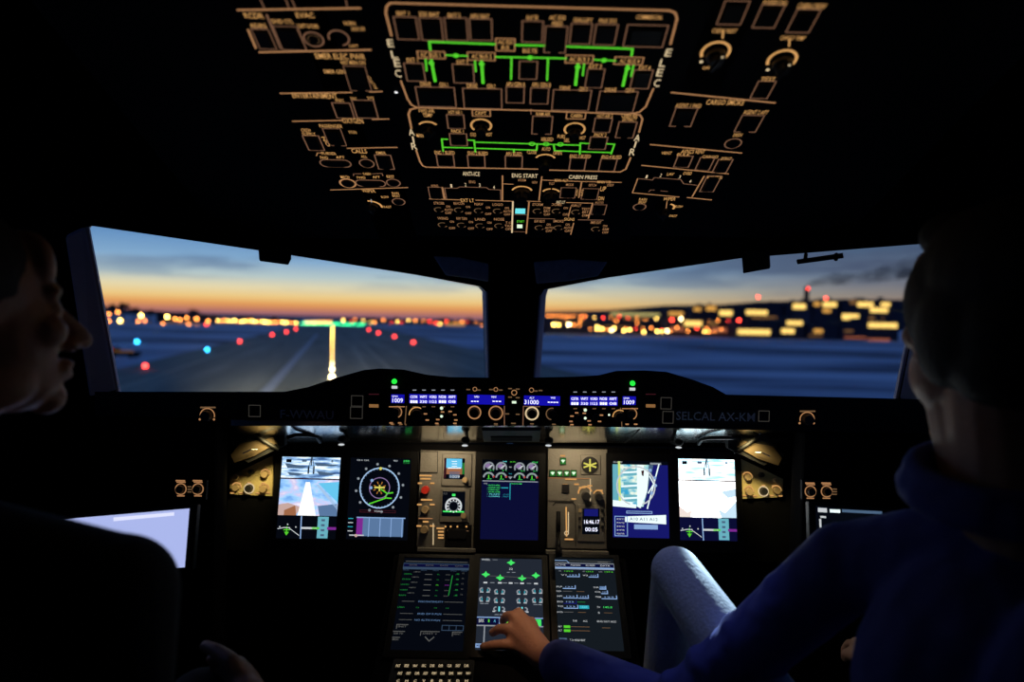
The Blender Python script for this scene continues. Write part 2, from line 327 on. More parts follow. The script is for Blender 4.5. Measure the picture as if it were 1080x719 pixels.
# ================================================================== OVERHEAD PANEL
P = OH; bf = P.loc(550, 257)[1]
t = thing('overhead_panel', 'wide black overhead panel of backlit tan buttons, dials and green flow lines', 'panel', P.pt(0, .0, .0))
mb = MB(); mb.prism([P.pt(a, b, 0) for a, b in ((-.36, bf), (.36, bf), (.54, bf+.14), (.54, .55), (-.54, .55), (-.54, bf+.14))], P.n*-.05, 'shell'); oplate = mb.build('panel_plate', t, bevel=.004)
mb = MB()
for (xa, ya, xb, yb) in ((398, -20, 722, 182), (440, 180, 665, 250), (238, -20, 400, 250), (662, -20, 890, 250)):
    a0 = P.loc((xa+xb)/2, yb)[1]; a1 = P.loc((xa+xb)/2, ya)[1]; l0 = P.loc(xa, yb)[0]; l1 = P.loc(xb, yb)[0]
    mb.pbox(P, min(l0, l1), min(a0, a1), max(l0, l1), max(a0, a1), .0, .002, 'black', .001)
mb.build('module_face', t)
leg = MB(); D = Draw(P, leg, .0026)
def btn(x0, x1, yt, yb, mat='brown', gap=0, w=1.3, parent=None):
    mb = MB(); d = Draw(P, mb, .0026); a0, b0, a1, b1 = d.box(x0, x1, yt, yb, w, mat, gap)
    lo, hi = min(b0, b1), max(b0, b1); i = (a1-a0)*.12
    mb.pbox(P, a0+i, lo+i, a1-i, hi-i, .002, .0055, 'blackgloss', .001); mb.build('pushbutton', parent or t)
def knob(x, y, r, h=.013, pointer=True, ang=90):
    sx, _ = P.sc(x, y); c = P.loc(x, y); R_ = r*sx; mb = MB()
    mb.cyl(P.pt(*c, .002), P.pt(*c, h*.5), R_, R_*.95, 'knob', 20); mb.cyl(P.pt(*c, h*.5), P.pt(*c, h), R_*.7, R_*.6, 'knob', 20)
    if pointer:
        ca, sa = cos(rad(ang)), sin(rad(ang)); q = [(-.95, -.16), (.95, -.16), (.95, .16), (-.95, .16)]
        q = [(c[0]+(x_*ca-y_*sa)*R_, c[1]+(x_*sa+y_*ca)*R_) for x_, y_ in q]
        mb.hexa([P.pt(*k, h*.5) for k in q], [P.pt(*k, h*1.15) for k in q], 'knob')
    mb.build('rotary_knob', t)
# ELEC block
D.L([(413, 36), (407, 12), (408, 5), (412, 1.5), (706, 9.5), (712, 12), (714, 18), (707, 45)], 2.2, 'tan')
D.L([(423, 84), (430, 103), (434, 109), (440, 112), (560, 115), (662, 119), (674, 117), (681, 111), (689, 92)], 2.0, 'tan')
for c, x, y in (('E', 412, 44), ('L', 416, 56), ('E', 419, 65), ('C', 420, 76), ('E', 705, 54), ('L', 699, 65), ('E', 696, 75), ('C', 693, 86)): D.T(c, x, y, 6.5, 8, 'cream')
for c, x, y in (('A', 434, 138), ('I', 436, 146), ('R', 437, 153), ('A', 672, 144), ('I', 670, 151), ('R', 667, 159)): D.T(c, x, y, 6 if c != 'I' else 1.6, 7, 'cream')
for b in ((415, 438.5, 16, 40), (442, 465, 17, 41), (468.5, 492, 17, 41), (495, 518.5, 18, 41), (551, 573, 20.5, 43), (603, 625, 23, 45), (629, 652, 24, 46), (662, 705, 24.5, 48),
          (426, 446, 65, 84), (477, 499, 66, 86), (548, 567, 63, 82), (620, 638, 71, 91), (669, 689, 72, 92), (534, 553, 90, 107), (560, 579, 91, 108)): btn(*b)
btn(575.5, 599, 26, 54, gap=1)
for s_, x, y, w in (('BAT 1', 425, 12.5, 13), ('ESS BAT', 453, 13.5, 21), ('BAT 2', 479, 14.5, 13), ('APU BAT', 506, 15.5, 20), ('BUS TIE', 561.5, 17, 12), ('AC ESS', 588, 17, 17), ('FEED', 588, 23.5, 11),
                    ('GALLEY', 615, 19.5, 20), ('PAX SYS', 641, 20.5, 18), ('COMMERCIAL', 685, 16.5, 28), ('EXT 1', 435, 62, 12), ('EXT 2', 488, 64, 12), ('BUS TIE', 559, 52, 15), ('EXT 3', 628, 68.5, 13), ('EXT 4', 680, 70, 12),
                    ('DRIVE', 449, 87.3, 11), ('GEN 1', 468, 88, 9), ('DRIVE', 498, 89, 11), ('GEN 2', 518, 89.5, 9), ('APU GEN A', 544, 87.5, 20), ('APU GEN B', 571, 88, 20), ('DRIVE', 596, 91.5, 11), ('GEN 3', 615, 92.5, 9), ('DRIVE', 644, 93.5, 12), ('GEN 4', 664, 94, 9)):
    D.T(s_, x, y, w, 4.6, 'tanhi')
for x0, x1, y, yb, n in ((438, 479, 90, 111, 1), (488, 529, 91.5, 113, 2), (584, 624, 93, 115, 3), (633, 673, 94.5, 117, 4)):
    mb = MB(); d = Draw(P, mb, .0026); xm = (x0+x1)/2; sk = (P.loc(x0, y)[0])
    a0, b0, a1, b1 = d.box(x0, x1, y, yb, 1.3, 'brown')
    mb.pbox(P, a0+.004, min(b0, b1)+.004, a1-.004, max(b0, b1)-.004, .002, .0055, 'blackgloss', .001); mb.build('generator_pushbutton', t)
D.L([(560, 113.5), (560, 119)], 1.2, 'brown')
for x0, x1, y0, y1 in ((440, 469, 52.5, 60), (493, 522, 53.5, 62), (597, 626, 56.5, 65), (649, 679, 58.5, 66.5), (523, 543, 39, 52)):
    D.box(x0, x1, y0, y1, 1.3, 'tan')
for x, y, s_, w in ((454, 56.5, 'AC BUS 1', 21), (508, 58, 'AC BUS 2', 21), (611, 61, 'AC BUS 3', 21), (664, 63, 'AC BUS 4', 21)): D.T(s_, x, y, w, 4.5, 'tanhi')
D.T('AC ESS', 533, 43, 15, 4, 'tanhi'); D.T('BUS', 533, 48.5, 8, 4, 'tanhi')
g = 'green'
D.L([(454, 51), (453, 42.5), (522, 45)], 2.4, g); D.L([(544, 46), (574, 46.5)], 2.4, g); D.L([(598, 47.5), (667, 50), (666, 57)], 2.4, g)
D.L([(471, 56.5), (493, 57.5)], 2, g); D.L([(523, 58.5), (597, 60)], 2.2, g); D.L([(627, 61.5), (649, 62.5)], 2, g)
for x, y in ((481, 57), (559, 59.2), (637, 62)): D.D(x, y, 3.2, g)
for l in (((449, 61), (450, 73)), ((501, 63), (502, 74)), ((539.5, 60), (539, 82)), ((578, 60), (577, 83)), ((616, 66), (614.5, 78)), ((668, 67.5), (665.5, 79))): D.L(list(l), 2, g)
for l in (((455, 62), (459, 84)), ((508, 63), (509.5, 86)), ((609.5, 66), (607, 88)), ((662, 67.5), (657, 89))):
    D.L(list(l), 3.2, g); D.D(l[0][0], l[0][1]+3, 3, g)
# AIR block
D.L([(434, 134), (431, 119), (433, 114), (440, 112)], 2, 'tan'); D.L([(439, 157), (443, 169), (446, 173.5), (450, 175), (567, 177)], 1.8, 'tan'); D.L([(580, 178), (654, 180), (660, 177), (665, 165)], 1.8, 'tan'); D.L([(674, 138), (677.5, 124), (675, 120), (668, 118.6)], 1.8, 'tan')
for s_, x, y, w in (('FWD AIR', 450, 115.5, 16), ('TEMP', 451, 120, 10), ('HOT AIR 1', 480, 117, 14), ('CKPT', 507, 118, 12), ('PACK 1', 482.5, 137, 13), ('ENG 1 BLEED', 469, 159.7, 21), ('ENG 2 BLEED', 504, 160.3, 21), ('APU BLEED', 542, 161, 17),
                    ('RAM AIR', 573, 118.8, 15), ('CABIN', 608, 120.5, 12), ('HOT AIR 2', 638, 121, 16), ('CABIN AIR', 664, 120.6, 17), ('EXTRACT', 664, 124.6, 15), ('PACK 2', 633, 141, 13), ('ENG 3 BLEED', 612, 163.5, 22), ('ENG 4 BLEED', 645, 164.3, 21),
                    ('XBLEED', 577, 145.5, 13), ('AUTO', 576, 155.8, 9), ('CLOSE', 561, 159, 10), ('OPEN', 588, 160, 9), ('MAN', 443, 141.5, 7), ('PURS', 592, 142.5, 8), ('COLD', 499, 140.5, 6), ('HOT', 516, 140.5, 6), ('HOT', 614.5, 144, 6), ('SEL', 598, 146.5, 6)): D.T(s_, x, y, w, 3.8, 'tanhi')
for b in ((471, 489, 119.5, 134), (474, 492, 139.5, 152), (460, 478, 161.5, 174), (493, 511, 162.3, 175), (533, 551, 163, 176), (628, 646, 123, 138), (623, 641, 143, 156), (602, 618.5, 165, 178), (634, 651, 166, 179)): btn(*b)
btn(562, 583, 121, 140, gap=1); btn(653, 672, 127, 144, gap=1)
D.box(498, 517, 114.5, 121, 1.2, 'tan'); D.box(598, 618, 116.5, 124, 1.2, 'tan')
D.A(452, 134, 11, 40, 140, 2, 'tanhi'); knob(452, 136, 8, ang=85); D.A(507.5, 131, 10.5, -40, 220, 2, 'tanhi'); knob(507.5, 133, 7); D.A(606, 135, 10.5, -40, 220, 2, 'tanhi'); knob(606, 137, 7); D.A(575, 168, 11, 30, 150, 2, 'tanhi'); knob(575, 171, 8)
for l in ([(472, 145.5), (466, 145.3), (467.5, 158)], [(468, 154), (498, 154.6)], [(494, 146.3), (500, 146.6), (501.5, 159)], [(501, 148.5), (612, 151.8)], [(503, 155), (566, 157), (566.5, 151)], [(542, 156), (542, 159)], [(584, 152), (585, 157.5), (611, 158.5)], [(611.5, 161), (612, 149.5), (621, 150)], [(614, 158.6), (645, 159.6)], [(640, 150.3), (648, 150.7), (644.5, 161)]): D.L(l, 1.8, g)
for x in (561, 576, 591): D.A(x, 150.3+(x-561)*.02, 2.8, 0, 360, 1.2, g)
# lower block
D.T('ANTI-ICE', 497, 182, 18, 4.4, 'cream'); D.T('ENG START', 553.5, 184, 27, 4.2, 'cream'); D.T('CABIN PRESS', 615, 185.5, 30, 4, 'cream')
D.L([(502, 209.8), (541, 211)], 1.3, 'tan'); D.L([(530, 184), (530, 210)], 1.5, 'tan'); D.T('EXT LT', 493, 210, 14, 3.6, 'tanhi'); D.L([(453, 208.5), (486, 209.5)], 1.3, 'tan'); D.L([(466.5, 196.5), (469, 208)], 2, 'tan')
btn(451.5, 466, 196, 208.5, w=1); 
mb = MB(); d = Draw(P, mb, .0026); d.L([(471, 208.5), (469, 197), (482, 197.3), (485, 195.8), (513, 196.5), (516, 198.5), (528, 199), (528.5, 210)], 1.1, 'brown'); mb.pbox(P, P.loc(472, 203)[0], P.loc(500, 207.5)[1] if P.loc(500, 207.5)[1] < P.loc(500, 200)[1] else P.loc(500, 200)[1], P.loc(526, 203)[0], max(P.loc(500, 207.5)[1], P.loc(500, 200)[1]), .002, .005, 'blackgloss', .001); mb.build('engine_pushbutton', t)
for s_, x, y in (('1', 476, 194.7), ('2', 491, 193.5), ('3', 506, 194), ('4', 521, 196.3)): D.T(s_, x, y, 1.8, 3.6, 'cream')
D.T('WING', 458.5, 194.8, 7.5, 2.8, 'tan'); D.T('ENG', 498, 190.5, 6.5, 2.8, 'tan')
D.L([(531, 192.5), (541, 193)], 1.2, 'tan'); D.A(550.5, 201, 10.5, 20, 160, 2, 'tanhi'); knob(550.5, 202, 9, .018); D.T('NORM', 550.5, 188.7, 8, 2.6); D.T('IGN', 564, 191, 5, 2.6)
def rot(x, y, r=4.6, lb='', st=('ON', 'OFF')):
    D.A(x, y, r, 60, 330, 1, 'dimtan'); knob(x, y, r*.72, .009, True, 60)
    if lb: D.T(lb, x, y-7, min(11, 3*len(lb)), 2.8, 'tan')
    for i, q in enumerate(st): D.T(q, x+9+len(q)*.3, y-3.4+i*(6.8/max(1, len(st)-1)), 2.2*len(q), 2.4, 'tan')
rot(463, 220, lb='STROBE', st=('ON', 'AUTO', 'OFF')); rot(484, 220.3, lb='BEACON'); rot(505, 221, lb='NAV'); rot(525, 221.5, lb='LOGO', st=('ON', 'AUTO', 'OFF'))
rot(467, 236, lb='WING'); rot(487, 236.3, lb='RWY TURN'); rot(506.5, 237, lb='LAND'); rot(526.5, 237, lb='NOSE', st=('T.O', 'TAXI', 'OFF'))
rot(567, 221.5, lb='STORM', st=('DIM', 'BRT', 'OFF')); rot(587, 221.5, lb='DOME'); rot(607.5, 222.5, lb='ANN LT', st=('TEST', 'BRT', 'DIM')); rot(569, 239, lb='SEAT BELTS', st=('ON', 'AUTO', 'OFF')); rot(589, 239, lb='SMOKE', st=('ON', 'AUTO', 'OFF')); rot(628.5, 240.5, lb='EMER EXIT', st=('ON', 'ARM', 'OFF'))
D.L([(541, 211.5), (540, 244)], 1.8, 'cream'); D.L([(558, 212), (555, 245)], 1.6, 'tan'); D.L([(541, 225), (556, 225.4)], .9, 'brown'); D.L([(541, 243), (555, 243.4)], .9, 'brown')
for nm, x0, y0, x1, y1, mt in (('indicator_light', 543.5, 217, 554, 222.6, 'cyanhi'), ('indicator_light', 545.3, 234, 551, 237.8, 'gear')):
    mb = MB(); d = Draw(P, mb, .006); d.F(x0, y0, x1, y1, mt); k = [P.loc(x0, y0), P.loc(x1, y1)]; mb.pbox(P, k[0][0], min(k[0][1], k[1][1]), k[1][0], max(k[0][1], k[1][1]), .002, .0058, 'black'); mb.build(nm, t)
D.T('START', 549, 232.3, 8, 2.4, 'green')
D.L([(571.5, 185), (571, 188.5), (612, 190), (655, 191)], 1.3, 'tan'); D.L([(571, 188.5), (568.5, 210)], 1.5, 'tan'); D.L([(613.5, 190), (610.5, 207)], 1.5, 'tan'); D.T('MAN ALT', 592, 189, 14, 2.8, 'tanhi'); D.T('MAN V/S', 637, 190.6, 14, 2.8, 'tanhi')
D.A(581, 203, 9.5, 100, 150, 2, 'tanhi'); D.A(581, 203, 9.5, 30, 80, 2, 'tanhi'); knob(581, 204, 8, .016); btn(592, 608, 196.5, 207.5, w=1); btn(615, 632, 197.5, 209, w=1); D.T('MODE', 601, 193.5, 8, 2.6); D.T('DITCH', 625, 194, 8, 2.6); D.T('TGT', 582, 192.5, 6, 2.6); D.T('UP', 636, 198, 6, 5, 'tanhi'); D.T('DN', 634, 208, 6, 4, 'tanhi'); D.T('DIST', 644, 194, 7, 2.6)
D.T('AUTO', 608.5, 202, 7, 2.2, 'tanhi', 90); D.T('AUTO', 614, 202, 7, 2.2, 'tanhi', 90)
D.T('INT LT', 591.5, 212, 9, 3, 'cream'); D.L([(597.5, 212.3), (625, 213), (620.5, 229)], 1.3, 'tan'); btn(625.5, 640, 214.5, 225, w=1); D.T('AUTO', 632, 212.5, 9, 2.4)
D.L([(556, 210.8), (570, 211.3)], 1.1, 'tan'); D.L([(557, 229), (585, 229.6)], 1.1, 'brown'); D.L([(610, 230.5), (636, 231)], 1.4, 'brown'); D.T('SIGNS', 600.5, 230, 11, 3, 'tanhi'); D.L([(602, 217), (599.5, 227)], 1, 'tan'); D.L([(605, 234), (602, 246)], 1.1, 'tan')
# left wing of the panel
D.L([(251, 9), (380, 7)], 2.2, 'tan'); D.L([(274, 53.5), (391, 51)], 2.2, 'tan'); D.L([(296, 97), (371, 96)], 1.7, 'tan'); D.L([(390, 95.5), (403, 95)], 1.7, 'tan'); D.L([(309, 126.5), (362, 125.5)], 1.6, 'tan'); D.L([(393, 124.5), (410, 124)], 1.6, 'tan'); D.L([(366.5, 155), (419, 154)], 1.5, 'tan'); D.L([(349, 199), (430, 196.5)], 1.4, 'tan')
for l in (((275, -2), (279, 7)), ((301, -4), (305, 7)), ((307, -4), (312, 7)), ((365, -2), (366.5, 7)), ((282, 14), (298, 50)), ((281, 14), (296, 50)), ((314, 29), (323.5, 51))): D.L(list(l), 1.3, 'brown')
for s_, x, y, w, h_ in (('RCDR', 268, 15, 20, 6), ('EVAC', 322, 14.5, 19, 5.5), ('ADIRS', 272.5, 25.5, 17, 4.5), ('GND CTL', 298, 21, 23, 4.5), ('CAPT & PURS', 325, 26, 22, 4.5), ('HORN', 369, 23, 12, 4), ('SHUT OFF', 378, 29, 14, 4), ('CAPT', 373, 47, 10, 3), ('EMER ELEC PWR', 359, 58, 52, 6), ('RAT MAN ON', 372.5, 64.5, 25, 4.2), ('EMER GEN', 353, 74, 22, 4.2), ('ENTERTAINMENT', 332, 99.5, 47, 5.4),
                        ('IFEC', 358.5, 104.5, 9, 3), ('PAX', 373, 102.5, 6, 3), ('SYS', 391, 102, 7, 3), ('OXYGEN', 372, 126, 22, 5.4), ('CREW', 323, 136, 10, 3.4), ('SUPPLY', 326, 140, 14, 3.4), ('PASSENGER', 349, 131.5, 24, 3.6), ('SYS ON', 372, 138, 8, 3), ('CALLS', 379, 158, 16, 4.6), ('PURSER', 347, 160.5, 15, 2.8), ('FWD', 342, 165, 8, 2.8), ('AFT', 359, 164.5, 9, 2.8),
                        ('ALL', 384, 163.7, 6, 2.6), ('EMER', 402, 160, 10, 3), ('MECH', 364, 185.5, 9, 3), ('CABIN', 387, 182, 8, 2.6), ('FWD', 381, 186, 9, 2.6), ('AFT', 397, 185.5, 8, 2.6), ('REST', 412, 185, 8, 3), ('WIPER', 389, 200, 14, 3.4), ('SLOW', 406, 206.5, 8, 2.4), ('FAST', 409, 217, 8, 2.4), ('RAIN', 417, 202.5, 7, 2.4), ('RPLNT', 418, 205.5, 8, 2.4)):
    D.T(s_, x, y, w, h_, 'tanhi')
D.T('ON', 344, 148, 10, 4, 'tanhi', 100); D.T('AUTO', 393, 86, 14, 3, 'tanhi', 105)
D.L([(262, 30), (270, 49)], 2.4, 'tan'); D.L([(266, 28), (282, 28)], 1, 'brown')
btn(265, 283, 29, 50, w=1); btn(288, 314, 26, 51, w=1); btn(362, 385, 68, 94, w=1, gap=1); btn(350, 369, 107, 123); btn(371, 394, 104, 123); btn(319, 336, 141.5, 157); btn(340, 359, 134, 152, gap=1, w=1); btn(395, 412, 162, 177, gap=1)
D.A(331, 40, 10, 0, 360, 1.7, 'brown'); D.A(357.5, 38.5, 10.5, -75, 190, 1.8, 'brown')
def rbtn(x, y, r, mat='brown', w=1.4, rx=None):
    mb = MB(); sx, sy = P.sc(x, y); c = P.loc(x, y); e = (rx-r)*sx if rx else 0; R_ = r*sx; pts = [(c[0]+e+R_*cos(rad(q)), c[1]+R_*sin(rad(q))) for q in range(-90, 91, 18)]+[(c[0]-e+R_*cos(rad(q)), c[1]+R_*sin(rad(q))) for q in range(90, 271, 18)]
    mb.line(P, pts, w*sx, mat, .0026, True); k = .75; inner = [(c[0]+(a-c[0])*k, c[1]+(b-c[1])*k) for a, b in pts]
    mb.prism([P.pt(a, b, .002) for a, b in inner], P.n*.003, 'blackgloss'); mb.build('round_pushbutton', t)
rbtn(354, 171, 6.5, rx=16); rbtn(387, 171, 7.5); rbtn(367, 192, 8, 'tan', 2); rbtn(391, 192, 6, rx=15.5); rbtn(415, 191.5, 7); rbtn(331, 40, 6, 'dimtan', .5); rbtn(420.5, 211.5, 6.5)
D.L([(334, 163), (335, 160), (339, 160)], 1, 'tan'); D.L([(373, 184), (373, 182), (381, 182)], 1, 'brown'); D.L([(393, 182), (403, 181.5), (404, 184)], 1, 'brown')
D.A(391, 217, 12, 0, 90, 2.2, 'tanhi'); knob(392, 216, 7, .015, True, 95); D.L([(391.5, 209), (393, 222)], 1, 'grey')
mb = MB(); d = Draw(P, mb, .004); d.D(418, 95, 1.6, 'white'); c = P.loc(418, 95); mb.cyl(P.pt(*c, 0), P.pt(*c, .0035), .0025, .0025, 'black', 10); mb.build('indicator_lamp', t)
# right wing of the panel
D.L([(708, 96), (817, 107)], 2, 'tan'); D.L([(686, 151), (782, 160)], 1.7, 'tan'); D.L([(677, 173), (768, 182)], 1.6, 'tan'); D.L([(667, 202), (716, 206.5)], 1.4, 'tan'); D.L([(725, 207), (750, 209.5)], 1.6, 'tan')
btn(765, 791, -1, 24.5); btn(804, 828, 3, 28); btn(841, 866, 8, 33); btn(800, 818.5, 84, 102.5); btn(713, 736, 112, 132, gap=1); btn(783, 806, 120, 138, gap=1); btn(715, 731, 163, 175); btn(739, 754, 164.5, 178); btn(758, 773, 166.5, 181); btn(746, 761, 184, 201)
rbtn(773, 150, 8.5); rbtn(674.5, 217, 6.5)
for s_, x, y, w, h_ in (('PURSER CALL', 818, 1, 26, 5), ('CABIN CREW', 856, 5, 30, 6), ('CREW REST', 764, 31, 26, 4.5), ('CARGO TEMP', 836, 38.5, 26, 4.5), ('OFF', 745, 70, 8, 3.5), ('TEST', 810, 82, 16, 4.5), ('CARGO SMOKE', 765, 106.5, 40, 5.5), ('AGENT 1 FWD', 726, 110, 27, 4.5), ('AGENT 2 AFT', 797, 117, 26, 4.5), ('DISCH', 778, 141, 9, 3.5), ('VENT', 703, 160, 11, 3), ('AVNCS VENT', 731, 158.5, 25, 4.2),
                        ('BULK', 721, 161.8, 14, 3), ('CARGO', 749, 164, 17, 3), ('EXTRACT', 766, 166, 11, 3), ('OVRD', 725, 181.5, 9, 3.5), ('LAV', 707, 182.3, 7, 3), ('MONITOR', 754, 186, 16, 3), ('RAIN', 678, 209, 8, 2.6), ('RPLNT', 677.5, 212, 8, 2.6), ('WIPER', 706, 208.5, 13, 3.2), ('SLOW', 716, 216.5, 8, 2.4), ('FAST', 710, 226.5, 8, 2.4)): D.T(s_, x, y, w, h_, 'tanhi')
for cx, cy in ((754.5, 53.5), (824.5, 62)):
    D.A(cx, cy, 14.5, -45, 205, 3, 'tanhi'); knob(cx, cy+2, 11, .02, True, 75); D.L([(cx+8, cy-22), (cx+7.5, cy-15)], 1.8, 'tanhi'); D.D(cx-15, cy+10, 2, 'cream'); D.D(cx+6, cy-8, 1.4, 'cream', .024)
D.L([(674, 187), (688, 188.5), (690, 186), (718, 188), (721, 192.5), (735, 194)], 1.1, 'brown'); D.L([(672.5, 187), (667, 202)], 1.2, 'tan'); D.L([(742.5, 184.5), (730, 206)], 1.6, 'tan'); D.L([(684, 201), (686, 199), (690, 199.2)], .9, 'brown'); D.L([(697, 200), (704, 200.6)], .9, 'brown')
for x, y, s_ in ((682, 185, '1'), (697, 183.5, '2'), (717, 185.3, '3'), (728, 190, '4')): D.T(s_, x, y, 1.8, 3.4, 'cream')
D.A(704, 217.5, 7, -20, 70, 2.2, 'tanhi'); D.L([(703.5, 211), (701, 229)], 1, 'tan'); knob(699, 222, 7.5, .015, True, 100)
leg.build('legend', t)
# ================================================================== GLARESHIELD
YF = 1.38
prof = [(100, 413), (300, 413), (325, 408), (352, 399), (384, 390), (400, 388.5), (425, 389.5), (450, 395), (475, 397.5), (541, 398.5), (610, 397), (632, 395.5), (650, 391), (680, 390.5), (703, 392), (730, 400), (752, 408), (766, 416), (980, 421)]
fr = [at(x, y, YF) for x, y in prof]; zb = at(541, 448, YF).z
t = thing('glareshield', 'long matte black glareshield with a low hump on each side under the windows', 'glareshield', V((0, YF, zb)))
gsh = t; n = len(fr); mb = MB(); vs = [p for p in fr]+[V((p.x, YF, zb)) for p in fr]+[V((p.x, 1.50 if abs(p.x) > .62 else 1.62, min(p.z, at(541, 410, YF).z)-.05)) for p in fr]+[V((p.x, 1.50 if abs(p.x) > .62 else 1.60, zb)) for p in fr]
fs = []
for i in range(n-1): fs += [(i, i+1, n+i+1, n+i), (i, 2*n+i, 2*n+i+1, i+1), (2*n+i, 3*n+i, 3*n+i+1, 2*n+i+1)]
fs += [(n+i, n+i+1, 3*n+i+1, 3*n+i) for i in range(n-1)]+[(0, n, 3*n, 2*n), (n-1, 3*n-1, 4*n-1, 2*n-1)]
mb.add(vs, fs, 'black'); mb.build('body', t, bevel=.003)
# glossy underside that mirrors the screens
mb = MB(); a, b, c, d = at(243, 449, YF), at(838, 449, YF), at(838, 467, 1.505), at(243, 467, 1.505); mb.prism([a, b, c, d], (0, .004, .012), 'underside'); mb.build('underside', t)
mb = MB(); UN = Pl((a+c)/2, b-a, d-a)
q = [UN.loc(x, y) for x, y in ((510, 464), (569, 464), (569, 452), (510, 452))]; mb.pbox(UN, q[0][0], min(q[0][1], q[2][1]), q[1][0], max(q[0][1], q[2][1]), .0, .004, 'slotgrey', .001)
q = [UN.loc(x, y) for x, y in ((518, 462), (561, 462), (561, 458), (518, 458))]; mb.pbox(UN, q[0][0], min(q[0][1], q[2][1]), q[1][0], max(q[0][1], q[2][1]), .003, .006, 'black'); mb.build('slot_cover', t)
P = GS
leg = MB(); D = Draw(P, leg, .0012)
def gbox(mb, x0, y0, x1, y1, h0, h1, mat, PP=None, ch=0):
    Q = PP or P; a0 = Q.loc(x0, (y0+y1)/2)[0]; a1 = Q.loc(x1, (y0+y1)/2)[0]; b0 = Q.loc((x0+x1)/2, y1)[1]; b1 = Q.loc((x0+x1)/2, y0)[1]; mb.pbox(Q, min(a0, a1), min(b0, b1), max(a0, a1), max(b0, b1), h0, h1, mat, ch)
for nm, x0, y0, x1, y1, s_, lb in (('registration_plate', 294, 431, 354, 443, 'F-WWAU', 'faint grey registration plate on the left of the glareshield'), ('call_code_plate', 711, 432, 798, 446, 'SELCAL AX-KM', 'faint grey call code plate on the right of the glareshield')):
    mb = MB(); gbox(mb, x0, y0, x1, y1, 0, .001, 'dark'); d = Draw(P, mb, .0014); d.T(s_, (x0+x1)/2, (y0+y1)/2, x1-x0-4, 9, 'plate'); mb.build(nm, t)
def gframe(x0, y0, x1, y1, col='framegrey'):
    mb = MB(); d = Draw(P, mb, .0022); d.box(x0, x1, y0, y1, .8, col); gbox(mb, x0, y0, x1, y1, 0, .0018, 'blackgloss'); mb.build('pushbutton', t)
for q in ((371, 417, 383, 428), (370, 429, 382.5, 441), (263, 427, 275, 439), (697, 419, 708, 431), (699, 433.5, 710, 446), (800, 433, 811, 444)): gframe(*q)
for x in (394.5, 686): 
    mb = MB(); d = Draw(P, mb, .0022); gbox(mb, x-5, 416, x+5, 432, 0, .002, 'blackgloss'); d.L([(x-5, 415.5), (x+5, 415.5)], 1, 'maroon'); d.F(x-5, 426, x+5, 429.5, 'w_dim'); mb.build('warning_light', t)
def gknob(parent, x, y, r, ring=None, a0=0, a1=360, h=.014, body='knob', PP=None, w=1.1, rh=None):
    Q = PP or P; mb = MB(); c = Q.loc(x, y); sx, _ = Q.sc(x, y); mb.cyl(Q.pt(*c, .0), Q.pt(*c, h), r*sx*.8, r*sx*.68, body, 18); 
    if ring: mb.arc(Q, c, r*sx, a0, a1, w*sx, ring, rh or (.0052 if parent.name.endswith('unit') or '_unit.' in parent.name else .0014))
    return mb.build('rotary_knob', parent, bevel=0)
for x, y in ((219, 438), (851, 442)):
    gknob(t, x, y, 7.5, 'tan', -10, 190); D.L([(x-7, y-8.5), (x+8, y-8.5)], 1.6, 'dimtan'); D.D(x-8, y+4, 1.2, 'tan'); D.D(x+7, y+4, 1.2, 'tan')
leg.build('legend', t)
